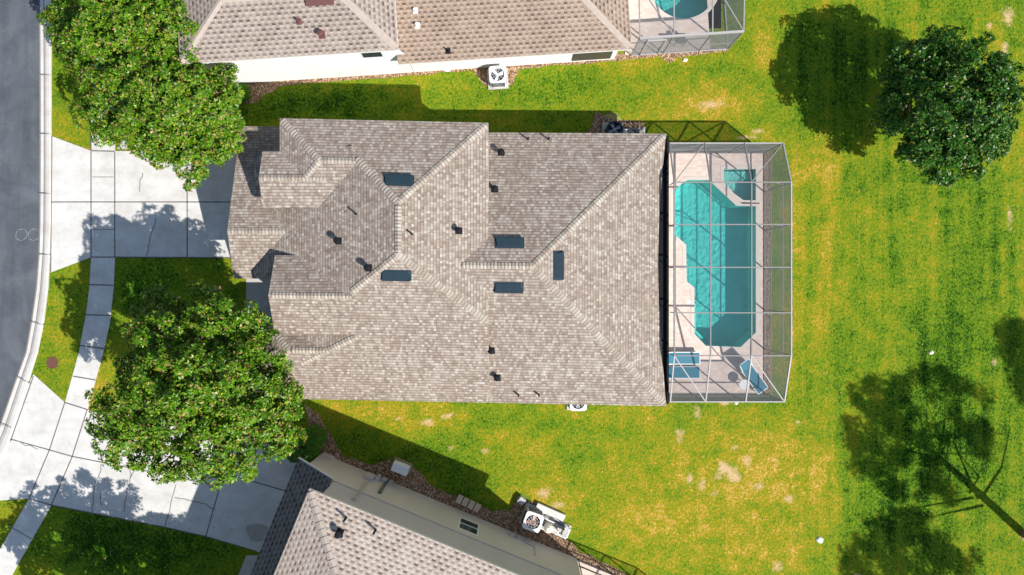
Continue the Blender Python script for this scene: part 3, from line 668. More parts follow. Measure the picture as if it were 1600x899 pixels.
# ---------- house at the bottom
be = Vector((.9245, -.3812)); bs = Vector((-.3812, -.9245))
def B2(a, n, z=0): q = be*a+bs*n; return Vector((q.x, q.y, z))
bz = 6.13
def B2xy(a, n): q = be*a+bs*n; return (q.x, q.y)
bh = thing('house', 'two storey house at the bottom edge with cream tabbed roof and beige walls', 'house', (0, 0, 0))
BR = Roofs(); f = [B2xy(-4.68, 24), B2xy(8.8, 24), B2xy(8.8, 11.14), B2xy(-4.68, 11.14)]
BR.add(f, hipplanes(f, bz, .36), walls=False); BR.build(bh, M['tlock_cream'], M['cap2'], M['taupe'], M['trim'], capw=.17, caplen=.32)
def wallring(mb, L, za, zb2):
    for i in range(len(L)):
        a, b = L[i], L[(i+1) % len(L)]; mb.face([(a[0], a[1], za), (b[0], b[1], za), (b[0], b[1], zb2), (a[0], a[1], zb2)])
mb = MB(); wallring(mb, [B2xy(-4.26, 23.5), B2xy(8.36, 23.5), B2xy(8.36, 11.60), B2xy(-4.26, 11.60)], 2.94, bz-.1); obj('upper_wall', mb, M['taupe'], bh)
low = [B2xy(-5.78, 23.5), B2xy(8.36, 23.5), B2xy(8.36, 11.56), B2xy(-5.78, 11.56)]
mb = MB(); wallring(mb, low, 0, 2.94); mb.face([(x, y, 2.94) for x, y in low]); obj('lower_wall', mb, M['greige'], bh)
GR = Roofs(); f = [B2xy(-6.25, 24), B2xy(-4.27, 24), B2xy(-4.27, 11.26), B2xy(-6.25, 11.26)]
GR.add(f, [eplane(Vector(B2xy(-6.25, 11)), Vector(B2xy(-6.25, 24)), 2.78, .42)], caps=False, walls=False)
R_, T_ = MB(), MB(); q = GR.b[0]['p'][0]; g = Vector((q[1], q[2])).normalized(); ud = Vector((g.y, -g.x))
R_.face([(x, y, pz(q, x, y)) for x, y in f], [((x*ud.x+y*ud.y)+50, (x*g.x+y*g.y)*1.08+50) for x, y in f])
for i in range(4):
    a, b = f[i], f[(i+1) % 4]; za, zb_ = pz(q, *a), pz(q, *b); T_.face([(*a, za-.16), (*b, zb_-.16), (*b, zb_-.003), (*a, za-.003)])
T_.face([(x, y, pz(q, x, y)-.16) for x, y in f][::-1])
T_.bar((*f[3], pz(q, *f[3])+.01), (*f[2], pz(q, *f[2])+.01), .05, .05)
mdark = mat_tlock('shaded_tab_shingle', (.20, .175, .165), (.25, .225, .215), (.10, .085, .08)); obj('garage_roof', R_, mdark, bh); obj('fascia', T_, M['trim'], bh)  # upper storey's shade is put into this darker shingle colour
bq = Vector((*B2xy(0, 11.56), 0)); bn = Vector((-bs.x, -bs.y, 0)); bM = Matrix(((be.x, bs.x, 0), (be.y, bs.y, 0), (0, 0, 1)))
bq2 = Vector((*B2xy(0, 11.60), 0))
mb = MB(); p1 = hit(590, 762, bq, bn); 
mb.box(B2(1.8, 11.575, 2.97), 12.9, .06, .05, bM); obj('wall_band', mb, M['greige'], bh)
mb = MB(); wallbox(mb, bq2, bn, bM, 732, 824, 1.06, 1.5, .05); wn = obj('window', mb, M['trim'], bh)
mb = MB(); wallbox(mb, bq2, bn, bM, 732, 824, .90, 1.3, .06); obj('pane', mb, M['glass'], wn)
mb = MB(); wallbox(mb, bq2, bn, bM, 732, 824, .92, .05, .09); obj('sash_bar', mb, M['trim'], wn)
mb = MB(); wallbox(mb, bq, bn, bM, 514, 713, .62, .9, .10); obj('electric_panel', mb, M['greige'], bh)
mb = MB()
p = hit(577, 748, bq, bn); mb.box(p+bn*.09, .42, .18, .75, bM)
p = hit(590, 749, bq, bn); mb.cyl(p+bn*.10-Vector((0, 0, .3)), .11, .45, 12); mb.box(p+bn*.06, .24, .12, .7, bM)
p = hit(600, 752, bq, bn); mb.box(p+bn*.07, .26, .14, .45, bM)
p = hit(610, 755, bq, bn); mb.box(p+bn*.06, .2, .12, .35, bM)
p = hit(572, 752, bq, bn); mb.bar(p+bn*.05, Vector((p.x, p.y, 4.3))+bn*.05, .05); mb.bar(p+bn*.05+be.to_3d()*.14, Vector((p.x, p.y, 4.3))+bn*.05+be.to_3d()*.14, .04)
obj('meter_box', mb, M['taupe'], bh)
mb = MB(); p = hit(603, 752, bq, bn); p2 = hit(595, 771, bq, bn); mb.box((p+p2)/2+bn*.06, .14, .1, abs(p2.z-p.z)+.3, bM); obj('downspout', mb, M['rope'], bh)
mb = MB()
for u, v, a, b in ((800, 838, .22, .3), (812, 843, .32, .22), (804, 836, .08, .6)): p = hit(u, v, bq, bn); mb.box(p+bn*.05, a, .1, b, bM)
p = hit(835, 855, bq, bn); mb.bar(p+bn*.03, p+bn*.03+Vector((0, 0, 1.1)), .04); mb.bar(p+bn*.03, p+bn*.03-be.to_3d()*.5, .04)
obj('conduit', mb, M['taupe'], bh)
for u, v in ((541, 809), (587, 828)): p, n = BR.at(u, v); pipe(bh, p, n, .45, .05, 'black', False)
p, n = BR.at(531, 832); gooseneck(bh, p, n)
mb = MB(); mb.box(hit(897, 868, bq, bn)+bn*.1, .18, .18, .24, bM); obj('wall_lamp', mb, M['black'], bh)
for u, v in ((527, 712), (478, 716)):
    mb = MB(); p = P(u, v, 2.4 if u < 500 else 1.0); mb.bar(p, p+Vector((.14, .16, .25)), .03); obj('faucet_pipe', mb, M['trim'], bh)
# ------------------------------------------------------------ pool cage
def frame_bar(root, a, b, w=.06, mat='frame', name='beam', h=None):
    mb = MB(); mb.bar(a, b, w, h); return obj(name, mb, M[mat], root)
def panel(root, pts, mat='screen'):
    mb = MB(); mb.face(pts); return obj('screen_panel', mb, M[mat], root)
def cage_main():
    ys = [P(0, v, z).y for v, z in ((224, 2.4), (285, 3.35), (351, 3.35), (418, 3.35), (489, 3.35), (556, 3.35), (628, 2.55))]
    zs = [2.4, 3.35, 3.35, 3.35, 3.35, 3.35, 2.55]; xs = [7.52, 9.20, 11.10, 12.94]
    r = thing('pool_enclosure', 'long screened aluminium pool cage on the right side of the central house', 'pool enclosure', (12.94, ys[0], 0))
    V3 = lambda i, j: Vector((xs[i], ys[j], zs[j]))
    for j in range(7):
        frame_bar(r, V3(0, j), V3(3, j), .05, 'framew' if j in (0, 6) else 'frame', h=.08)
    for i in range(4):
        for j in range(6): frame_bar(r, V3(i, j), V3(i, j+1), .055 if i in (0, 3) else .05, 'framew' if j > 4 or i == 3 else 'frame', h=.09)
    for a, b in (((1, 0), (0, 1)), ((3, 0), (2, 1)), ((0, 5), (1, 6)), ((2, 5), (3, 6))): frame_bar(r, V3(*a), V3(*b), .045, 'frame', 'brace')
    for j in range(7): frame_bar(r, Vector((xs[3], ys[j], 0.0)), V3(3, j)-Vector((0, 0, .03)), .055, 'frame', 'post')
    for i in range(3):
        for j in (0, 6): frame_bar(r, Vector((xs[i], ys[j], 0)), V3(i, j)-Vector((0, 0, .03)), .055, 'frame', 'post')
    for j in range(1, 6):
        frame_bar(r, Vector((xs[3], ys[j], 2.55)), Vector((xs[3]-.75, ys[j], 3.35)), .035, 'frame', 'brace')
        frame_bar(r, Vector((xs[0], ys[j], 2.55)), Vector((xs[0]+.0, ys[j], 3.3)), .035, 'framed', 'brace')
    for z in (.9,):
        frame_bar(r, Vector((xs[3], ys[0], z)), Vector((xs[3], ys[6], z)), .045, 'frame', 'rail')
        for j in (0, 6): frame_bar(r, Vector((xs[0], ys[j], z)), Vector((xs[3], ys[j], z)), .045, 'frame', 'rail')
    frame_bar(r, Vector((xs[3], ys[0], .03)), Vector((xs[3], ys[6], .03)), .06, 'frame', 'rail')
    for j in (0, 6): frame_bar(r, Vector((xs[0], ys[j], .03)), Vector((xs[3], ys[j], .03)), .06, 'frame', 'rail')
    frame_bar(r, Vector((xs[3], ys[1], 2.4)), Vector((xs[3], ys[5], 2.4)), .045, 'frame', 'rail')
    for i in range(3):
        for j in range(6): panel(r, [V3(i, j), V3(i+1, j), V3(i+1, j+1), V3(i, j+1)])
        for j in (0, 6): panel(r, [Vector((xs[i], ys[j], 0)), Vector((xs[i+1], ys[j], 0)), V3(i+1, j), V3(i, j)], 'screenw')
    for j in range(6): panel(r, [Vector((xs[3], ys[j], 0)), Vector((xs[3], ys[j+1], 0)), V3(3, j+1), V3(3, j)], 'screenw')
    return ys, xs
ys, xs = cage_main()
# deck with pool and spa cut in
pool = [(1074, 281), (1107, 281), (1150, 321), (1181, 322), (1181, 520), (1157, 543), (1102, 541), (1084, 522), (1084, 450), (1072, 440), (1071, 383), (1052, 366), (1052, 302), (1060, 290)]
spa = [(1130, 264), (1181, 264), (1181, 314), (1161, 314), (1146, 303), (1130, 285)]
poolw = PX(pool)[::-1]; spaw = PX(spa)[::-1]
deck = [Vector((6.9, ys[0]+.02, 0)), Vector((12.84, ys[0]+.02, 0)), Vector((12.84, ys[6]-.02, 0)), Vector((6.9, ys[6]-.02, 0))]
deck = [Vector((6.9, ys[6]+.03, 0)), Vector((12.84, ys[6]+.03, 0)), Vector((12.84, ys[0]-.03, 0)), Vector((6.9, ys[0]-.03, 0))]
mb = MB(); mb.slab(deck, 0, .05, holes=[poolw, spaw]); struct('pool_deck', mb, M['paver'])
def basin(name, L, depth, wmat, lab, zw=-.06, bench=None, steps=None):
    c = sum(L, Vector((0, 0, 0)))/len(L)
    r = thing(name, lab, 'pool' if 'pool' in name else 'spa', (c.x, c.y, 0))
    mb = MB(); n = len(L)
    for i in range(n):
        a, b = L[i], L[(i+1) % n]; mb.face([(a.x, a.y, -depth), (a.x, a.y, .0), (b.x, b.y, .0), (b.x, b.y, -depth)])
    mb.slab(L, -depth-.02, -depth)
    if bench: mb.slab(bench[0], -depth, bench[1])
    for s in (steps or []): mb.slab(s[0], -depth, s[1])
    obj('basin', mb, M['plaster'], r)
    mb = MB()
    out = []
    for i in range(n):
        a, p, q = L[i-1], L[i], L[(i+1) % n]
        n1 = Vector(((p-a).y, -(p-a).x, 0)).normalized(); n2 = Vector(((q-p).y, -(q-p).x, 0)).normalized()
        s = (n1+n2)/(1+n1.dot(n2)); out.append((p+s*.16, p-s*.02))
    for i in range(n):
        (a, b), (c2_, d) = out[i], out[(i+1) % n]
        mb.face([(b.x, b.y, .062), (a.x, a.y, .062), (c2_.x, c2_.y, .062), (d.x, d.y, .062)][::-1]); mb.face([(b.x, b.y, -.02), (d.x, d.y, -.02), (d.x, d.y, .062), (b.x, b.y, .062)])
        mb.face([(a.x, a.y, .04), (c2_.x, c2_.y, .04), (c2_.x, c2_.y, .062), (a.x, a.y, .062)])
    obj('coping', mb, M['coping'], r)
    mb = MB(); mb.slab([p for p in L], zw-.004, zw); 
    mb.f = mb.f[:len(mb.f)-n]; mb.m = mb.m[:len(mb.f)]; mb.uv = mb.uv[:sum(len(f) for f in mb.f)]
    obj('water', mb, M[wmat], r)
    return r
steps = [(PX([(1084, 522), (1102, 541), (1102, 528), (1091, 517), (1091, 470), (1084, 470)])[::-1], -.45), (PX([(1052, 302), (1056, 296), (1056, 366), (1052, 366)])[::-1], -.35)]
basin('swimming_pool', poolw, 1.30, 'water', 'turquoise angular swimming pool inside the screened cage of the central house', steps=steps)
mb = MB(); c = P(1128, 500, -1.28); mb.disc(c, .12, 20); tag(obj('pool_drain', mb, M['wplastic']), 'pale round drain cover on the floor of the angular pool', 'drain')
basin('spa', spaw, .85, 'spaw', 'small square spa with cut corner at the upper right of the angular pool', bench=(PX([(1132, 266), (1179, 266), (1179, 280), (1150, 280), (1146, 296), (1132, 283)])[::-1], -.4))
# skimmer lid, loungers, table
mb = MB(); mb.cyl(P(1076, 472, .05), .12, .012, 24); tag(obj('skimmer_lid', mb, M['wplastic']), 'round white skimmer lid set in the deck on the left of the pool', 'skimmer lid')
def lounger(c, ang, lab, back=.55, grp='teal loungers on the pool deck'):
    r = thing('sun_lounger', lab, 'lounger', c, grp); Rm = Matrix.Rotation(ang, 3, 'Z')
    q = lambda x, y, z: Vector(c)+Rm @ Vector((x, y, z))
    mb = MB()
    for s in (-1, 1):
        mb.bar(q(-.95, s*.30, .30), q(.45, s*.30, .30), .045); mb.bar(q(.40, s*.30, .30), q(.92, s*.29, .30+back*.7), .045)
    for x in (-.95, .45): mb.bar(q(x, -.30, .30), q(x, .30, .30), .04)
    mb.bar(q(.92, -.29, .30+back*.7), q(.92, .29, .30+back*.7), .045)
    obj('frame', mb, M['wplastic'], r)
    for x in (-.8, .38):
        for s in (-1, 1):
            mb = MB(); mb.bar(q(x, s*.30, 0), q(x, s*.30, .3), .04); obj('leg', mb, M['wplastic'], r)
    mb = MB(); A = [q(-.93, -.27, .32), q(.42, -.27, .32), q(.42, .27, .32), q(-.93, .27, .32)]
    mb.face(A); mb.face([p-Vector((0, 0, .03)) for p in A][::-1]); obj('seat', mb, M['teal'], r)
    mb = MB(); A = [q(.42, -.27, .33), q(.90, -.26, .33+back*.7), q(.90, .26, .33+back*.7), q(.42, .27, .33)]
    mb.face(A); mb.face([p-Vector((0, 0, .03)) for p in A][::-1]); obj('backrest', mb, M['teal'], r)
lounger(tuple(P(1062, 559, .05)), math.pi, 'teal lounger beside the roof edge, the one nearer the pool', .3)
lounger(tuple(P(1062, 581, .05)), math.pi, 'teal lounger beside the roof edge, the one nearer the cage corner', .3)
lounger(tuple(P(1172, 586, .05)), math.radians(126), 'teal lounger standing askew beside the round white table', .62)
t = thing('side_table', 'small round white table beside the askew lounger', 'table', tuple(P(1158, 599, .05)))
c = P(1158, 599, .05); mb = MB(); mb.cyl(c+Vector((0, 0, .48)), .26, .03, 28); obj('table_top', mb, M['wplastic'], t)
for k in range(3):
    a = k*2.1; mb = MB(); mb.bar(c+Vector((math.cos(a)*.2, math.sin(a)*.2, 0)), c+Vector((math.cos(a)*.1, math.sin(a)*.1, .48)), .035); obj('leg', mb, M['wplastic'], t)
# cage of the top house
def T2w(a, n, z=0): q = c2+te*a+tn*n; return Vector((q.x, q.y, z))
gE = P(1137, 77); gW = P(986, 87)
def cage_top():
    dv = (gE-gW); e = dv.normalized(); nn = Vector((-e.y, e.x, 0)); L = dv.length
    o = gW
    r = thing('pool_enclosure', 'screened pool cage attached to the white walled house at the top edge', 'pool enclosure', tuple(gE))
    q = lambda a, b, z: o+e*a+nn*b+Vector((0, 0, z))
    aa = [0, L*.33, L*.70, L]; bb = [0, 2.3, 4.6, 6.9]; z = 2.42; z2 = 3.0
    hz = lambda j: z if j == 0 else z2
    for j in range(4): frame_bar(r, q(0, bb[j], hz(j)), q(L, bb[j], hz(j)), .10 if j == 0 else .06, 'framew' if j == 0 else 'frame')
    for a in aa:
        for j in range(3): frame_bar(r, q(a, bb[j], hz(j)), q(a, bb[j+1], hz(j+1)), .06)
        frame_bar(r, q(a, 0, 0), q(a, 0, z), .055, 'frame', 'post')
    for b in bb[1:]: frame_bar(r, q(L, b, 0), q(L, b, z2), .055, 'frame', 'post')
    frame_bar(r, q(0, 2.3, z2), q(aa[1], 0, z), .045, 'frame', 'brace'); frame_bar(r, q(aa[2], 2.3, z2), q(L, 0, z), .045, 'frame', 'brace'); frame_bar(r, q(aa[2], 2.3, z2), q(L, 4.6, z2), .045, 'frame', 'brace')
    frame_bar(r, q(0, 0, .04), q(L, 0, .04), .06, 'framew', 'rail'); frame_bar(r, q(aa[0], 0, .9), q(L, 0, .9), .035, 'frame', 'rail'); frame_bar(r, q(L, 0, .04), q(L, 6.9, .04), .06, 'framew', 'rail')
    mb = MB(); x0, x1 = .45, 1.35
    mb.bar(q(x0, -.03, .06), q(x0, -.03, 2.05), .06); mb.bar(q(x1, -.03, .06), q(x1, -.03, 2.05), .06); mb.bar(q(x0, -.03, 2.05), q(x1, -.03, 2.05), .06); mb.bar(q(x0, -.03, .1), q(x1, -.03, .1), .06)
    obj('screen_door', mb, M['framew'], r)
    for i in range(3):
        for j in range(3): panel(r, [q(aa[i], bb[j], hz(j)), q(aa[i+1], bb[j], hz(j)), q(aa[i+1], bb[j+1], hz(j+1)), q(aa[i], bb[j+1], hz(j+1))])
        panel(r, [q(aa[i], 0, 0), q(aa[i+1], 0, 0), q(aa[i+1], 0, z), q(aa[i], 0, z)], 'screenw')
        panel(r, [q(L, bb[i], 0), q(L, bb[i+1], 0), q(L, bb[i+1], z2), q(L, bb[i], hz(i))], 'screenw')
    pc = P(1068, -22); hole = [pc+Vector((math.cos(t)*1.72, math.sin(t)*1.72, 0)) for t in [2*math.pi*k/40 for k in range(40)]]
    dk = [q(-.3, .04, 0), q(L-.9, .04, 0), q(L-.9, 6.9, 0), q(-.3, 6.9, 0)]
    mb = MB(); mb.slab(dk, 0, .05, holes=[hole]); struct('pool_deck', mb, M['paver'])
    basin('swimming_pool', hole, 1.25, 'water', 'round ended turquoise pool cut by the top edge of the photo', )
    for nm, a0, b0, s1, s2, zt in (('patio_bench', 1.0, .62, .5, 1.0, .45),):
        pass
    # grill and patio seat whose shadows lie on the deck
    t = thing('patio_chair', 'dark patio chair near the lower wall of the top house cage', 'chair', tuple(q(2.45, .55, .05)))
    b0 = q(2.45, .55, .05)
    mb = MB(); mb.box(b0+Vector((0, 0, .42)), .5, .5, .05); obj('seat', mb, M['framed'], t)
    mb = MB(); mb.box(b0+Vector((0, -.24, .68)), .5, .05, .5); obj('backrest', mb, M['framed'], t)
    for sx in (-1, 1):
        for sy in (-1, 1): mb = MB(); mb.bar(b0+Vector((sx*.22, sy*.22, 0)), b0+Vector((sx*.22, sy*.22, .4)), .035); obj('leg', mb, M['framed'], t)
cage_top()
# cage of the bottom house
def cage_bottom():
    r = thing('pool_enclosure', 'dark framed screen enclosure cut by the bottom edge beside the beige wall', 'pool enclosure', tuple(B2(8.4, 11.56)))
    q = lambda a, n, z: B2(a, n, z)
    for a in (8.45, 10.3, 12.2, 14.0): frame_bar(r, q(a, 11.6, 0), q(a, 11.6, 2.5), .055, 'framed', 'post'); frame_bar(r, q(a, 11.6, 2.5), q(a, 17, 2.9), .055, 'framed')
    for z in (.04, .85, 2.5): frame_bar(r, q(8.4, 11.6, z), q(14, 11.6, z), .06, 'framed', 'rail')
    frame_bar(r, q(14, 11.6, 2.5), q(14, 17, 2.5), .06, 'framed')
    for a in (8.45, 10.3, 12.2): panel(r, [q(a, 11.6, 0), q(a+1.85, 11.6, 0), q(a+1.85, 11.6, 2.5), q(a, 11.6, 2.5)])
    mb = MB(); mb.slab([q(8.4, 17, 0), q(14, 17, 0), q(14, 11.66, 0), q(8.4, 11.66, 0)], 0, .05); struct('patio', mb, M['paver'])
cage_bottom()
# ------------------------------------------------------------ machines beside the walls
def ac(name, c, ang, lab, body, s=.78, h=.72, blade='acw', dark='acd', rnd=False, ph=0.3, pad=True):
    r = thing(name, lab, 'air conditioner', tuple(c), 'air conditioner units beside the houses'); c = Vector(c); Rm = Matrix.Rotation(ang, 3, 'Z')
    if pad: mb = MB(); mb.box(c+Vector((0, 0, .04)), s+.18, s+.18, .08, Rm); obj('pad', mb, M['conc2'], r)
    mb = MB(); N = 40; top = []; bot = []
    for k in range(N):
        t = 2*math.pi*k/N; e = 1.0 if rnd else .32
        x = math.copysign(abs(math.cos(t))**e, math.cos(t))*s/2; y = math.copysign(abs(math.sin(t))**e, math.sin(t))*s/2
        top.append(c+Rm @ Vector((x, y, h+.08))); bot.append(c+Rm @ Vector((x, y, .08)))
    for k in range(N): mb.face([bot[k], bot[(k+1) % N], top[(k+1) % N], top[k]])
    R0 = s*.40
    inner = [c+Rm @ Vector((math.cos(2*math.pi*k/N)*R0, math.sin(2*math.pi*k/N)*R0, h+.10)) for k in range(N)]
    for k in range(N): mb.face([top[k], top[(k+1) % N], inner[(k+1) % N], inner[k]])
    for k in range(N):
        a, b = inner[k], inner[(k+1) % N]; mb.face([a, b, b-Vector((0, 0, .25)), a-Vector((0, 0, .25))])
    obj('casing', mb, M[body], r)
    mb = MB(); mb.disc(c+Vector((0, 0, h-.15)), R0, 30); mb2 = mb
    for k in range(int(h/.09)):
        for sg in ((0, 1), (0, -1), (1, 0), (-1, 0)):
            if not rnd: mb.box(c+Rm @ Vector((sg[0]*(s/2+.003), sg[1]*(s/2+.003), .16+k*.085)), .01 if sg[0] else s*.8, .01 if sg[1] else s*.8, .035, Rm)
    obj('louvre', mb, M[dark], r)
    mb = MB()
    for k in range(3 if not rnd else 4):
        a = ph+k*2*math.pi/(3 if not rnd else 4); d = Vector((math.cos(a), math.sin(a), 0)); n = Vector((-d.y, d.x, 0)); cc = c+Vector((0, 0, h-.02))
        mb.face([cc+d*.07-n*.05, cc+d*R0*.9-n*R0*.30, cc+d*R0*.92+n*R0*.25+Vector((0, 0, .05)), cc+d*.07+n*.05+Vector((0, 0, .03))])
    mb.cyl(c+Vector((0, 0, h-.06)), .07, .09, 16); obj('fan', mb, M[blade], r)
    mb = MB()
    for k in range(3): mb.disc(c+Vector((0, 0, h+.095)), R0*(.4+.3*k), 36, r0=R0*(.4+.3*k)-.007)
    for k in range(10):
        a = k*math.pi/5; mb.bar(c+Vector((math.cos(a)*.07, math.sin(a)*.07, h+.10)), c+Vector((math.cos(a)*R0, math.sin(a)*R0, h+.10)), .009)
    obj('grille', mb, M[body], r)
ac('ac_unit', P(778, 124), TA, 'pale grey air conditioner on a pad by the white wall at the top', 'acw', .86, .72, 'acw')
ac('ac_unit', P(957, 208), 0, 'black round air conditioner just above the roof edge of the central house', 'acd', .86, .75, 'galv', rnd=True, ph=.5)
ac('ac_unit', P(901, 625), 0, 'white air conditioner mostly hidden under the lower eave of the central house', 'acw', .84, .75, 'galv', ph=.5)
ac('ac_unit', P(832, 807), math.radians(-20), 'white air conditioner with dark fan beside the beige two storey wall', 'wplastic', .92, .78, 'copper', ph=1.2)
def pool_kit(c, ang, lab, white=True):
    r = thing('pool_equipment', lab, 'pool pump', tuple(c), 'pool pump sets beside the houses'); c = Vector(c); Rm = Matrix.Rotation(ang, 3, 'Z')
    q = lambda x, y, z: c+Rm @ Vector((x, y, z))
    mb = MB(); mb.box(q(0, 0, .04), 1.6, .75, .08, Rm); obj('pad', mb, M['conc2'], r)
    mb = MB(); mb.cyl(q(-.35, -.05, .1), .22, .62, 20); mb.tube([q(-.35, -.05, .72), q(-.35, -.05, .82)], [.22, .1], 20); obj('filter', mb, M['sandst'] if white else M['galv'], r)
    mb = MB(); mb.tube([q(.05, .18, .22), q(.5, .18, .22)], [.11, .11], 14); mb.cyl(q(.0, .18, .1), .12, .3, 16); obj('pump', mb, M['acd'], r)
    mb = MB()
    for L in ([(-.15, -.05, .5), (.2, -.05, .5), (.2, -.05, .15), (.2, .18, .15)], [(-.7, .25, .35), (0, .25, .35), (0, .18, .35)], [(-.7, -.25, .45), (-.35, -.25, .45)], [(.2, -.25, .3), (.7, -.25, .3), (.7, .2, .3)], [(.45, .3, .1), (.45, .3, .6)], [(.7, .3, .1), (.7, .3, .55), (.7, -.1, .55)]):
        for k in range(len(L)-1): mb.tube([q(*L[k]), q(*L[k+1])], [.032, .032], 10)
        for p in L: mb.cyl(q(*p)-Vector((0, 0, .04)), .045, .08, 10)
    obj('pipework', mb, M['wplastic'], r)
pool_kit(P(982, 213), 0, 'grey pump and white pipes on a pad beside the black air conditioner', False)
pool_kit(P(866, 822), math.radians(-24), 'tangle of white pool pipes and beige filter beside the two storey house')
mb = MB(); mb.box(P(860, 800, .12), 1.55, .34, .20, Matrix.Rotation(math.radians(-24), 3, 'Z')); tag(obj('concrete_block', mb, M['conc']), 'long pale concrete slab edging the white pool pipes', 'slab')
mb = MB(); mb.bar(P(822, 790, .3), P(823, 802, .5), .09); tag(obj('wooden_stake', mb, M['wood']), 'short wooden post behind the white air conditioner with dark fan', 'stake')
mb = MB(); mb.box(P(815, 782, .16), .36, .36, .32, Matrix.Rotation(math.radians(-40), 3, 'Z'), taper=.9); tag(obj('utility_box', mb, M['galv']), 'small square grey box at the tip of the mulch bed', 'box')
t = thing('storage_bin', 'white slatted box on a wooden frame against the beige wall', 'box', tuple(P(630, 728)))
c = Vector(P(629, 727)); Rm = Matrix.Rotation(math.radians(-22), 3, 'Z')
mb = MB()
for k in (-1, 1):
    mb.bar(c+Rm @ Vector((-.5, k*.28, .25)), c+Rm @ Vector((.5, k*.28, .25)), .07); mb.bar(c+Rm @ Vector((k*.48, -.3, .25)), c+Rm @ Vector((k*.48, .3, .25)), .07)
obj('base_frame', mb, M['wood'], t)
mb = MB(); mb.box(c+Vector((0, 0, .55)), .84, .42, .55, Rm)
for k in range(4): mb.box(c+Rm @ Vector((0, -.15+k*.1, .83)), .84, .075, .03, Rm)
obj('cabinet', mb, M['wplastic'], t)
t = thing('trellis', 'brown slatted bench on the mulch against the beige wall', 'bench', tuple(P(735, 780)))
c = Vector(P(733, 782)); Rm = Matrix.Rotation(math.radians(-26), 3, 'Z'); mb = MB()
for k in range(4): mb.box(c+Rm @ Vector((-.50+k*.33, 0, .50)), .27, .42, .04, Rm)
obj('seat', mb, M['palewood'], t)
for k in (-1, 1):
    mb = MB(); mb.bar(c+Rm @ Vector((k*.55, .13, 0)), c+Rm @ Vector((k*.55, .13, .43)), .05); mb.bar(c+Rm @ Vector((k*.55, -.13, 0)), c+Rm @ Vector((k*.55, -.13, .43)), .05); mb.bar(c+Rm @ Vector((k*.55, -.15, .41)), c+Rm @ Vector((k*.55, .15, .41)), .05); obj('leg', mb, M['framed'], t)
t.name = 'garden_bench'
mb = MB(); c = P(699, 106, .02); 
mb.cyl(c, .22, .05, 14); mb.tube([c+Vector((-.3, .1, .1)), c+Vector((0, .18, .3)), c+Vector((.3, .05, .1))], [.05, .09, .04], 8); mb.cyl(c+Vector((.05, 0, .05)), .06, .4, 10)
tag(obj('hose_reel', mb, M['wplastic']), 'small white hose fitting on the mulch left of the pale grey air conditioner', 'hose reel')
# street bits
mb = MB(); c = P(82, 567, .0); mb.cyl(c, .31, .016, 32); 
for k in range(3): mb.disc(c+Vector((0, 0, .019)), .09+.09*k, 30, r0=.07+.09*k)
tag(obj('manhole_cover', mb, M['rust']), 'round rusty manhole cover in the grass strip by the curve', 'manhole cover')
t = thing('meter_box', 'square grey water meter box in the grass under the upper left trees', 'meter box', tuple(P(192, 226)))
c = P(192, 226); mb = MB(); mb.box(c+Vector((0, 0, .02)), .48, .46, .05); obj('surround', mb, M['conc2'], t); mb = MB(); mb.box(c+Vector((0, 0, .05)), .36, .34, .02); mb.cyl(c+Vector((0, 0, .06)), .09, .012, 16); obj('lid', mb, M['galv'], t)
def rock(u, v, r, lab, mat='sandst', name='stone'):
    mb = MB(); c = P(u, v, 0); rings = []
    for i in range(5):
        th = i/4*math.pi/2
        rings.append([c+Vector((math.cos(a)*math.cos(th)*r*(1+.18*math.sin(3*a+u)), math.sin(a)*math.cos(th)*r*.85*(1+.15*math.cos(2*a+v)), math.sin(th)*r*.6)) for a in [2*math.pi*k/10 for k in range(10)]])
    for i in range(4):
        for k in range(10): mb.face([rings[i][k], rings[i][(k+1) % 10], rings[i+1][(k+1) % 10], rings[i+1][k]])
    tag(obj(name, mb, M[mat]), lab, 'stone')
rock(1281, 844, .19, 'round white stone on the lawn near the bottom pine shadow', 'wplastic')
rock(1455, 551, .13, 'small pale stone above the large pine shadow')
rock(1070, 94, .14, 'pale rock on the sandy tip below the top pool cage')
rock(214, 229, .12, 'small white stone right of the square meter box', 'wplastic')
rock(1150, 630, .11, 'pale rock against the lower side of the long pool cage')
# ------------------------------------------------------------ trees
def leafmesh(name, V, F, mat, parent=None, off=Vector((0, 0, 0))):
    V = V-np.array(off)[None, :]
    me = bpy.data.meshes.new(name); me.vertices.add(len(V)); me.vertices.foreach_set('co', V.astype('f').ravel())
    n = len(F); k = F.shape[1]; me.loops.add(n*k); me.loops.foreach_set('vertex_index', F.astype('i').ravel())
    me.polygons.add(n); me.polygons.foreach_set('loop_start', np.arange(0, n*k, k, dtype='i')); me.polygons.foreach_set('loop_total', np.full(n, k, 'i'))
    me.update(calc_edges=True); me.materials.append(mat)
    o = bpy.data.objects.new(name, me); return link(o, parent)
def unit(a): return a/np.maximum(1e-9, np.linalg.norm(a, axis=1, keepdims=True))
def leaves(C, N, L, wid, spread=1.0, per=7):
    """rosettes of leaves at C pointing along N"""
    m = len(C); C = np.repeat(C, per, 0); N = np.repeat(N, per, 0); n = len(C)
    R = unit(rng.normal(size=(n, 3))); T = unit(R-(R*N).sum(1, keepdims=True)*N)
    D = unit(T*spread+N*rng.uniform(.05, .9, (n, 1)))
    side = unit(np.cross(D, N)+.25*rng.normal(size=(n, 3))); ln = L*rng.uniform(.7, 1.25, (n, 1)); w_ = ln*wid
    up = np.cross(side, D)
    a = C+D*.02; b = C+D*ln*.5+side*w_+up*ln*.05; c = C+D*ln-up*ln*.08; d = C+D*ln*.5-side*w_+up*ln*.05
    V = np.stack([a, b, c, d], 1).reshape(-1, 3); F = np.arange(n*4).reshape(-1, 4); return V, F
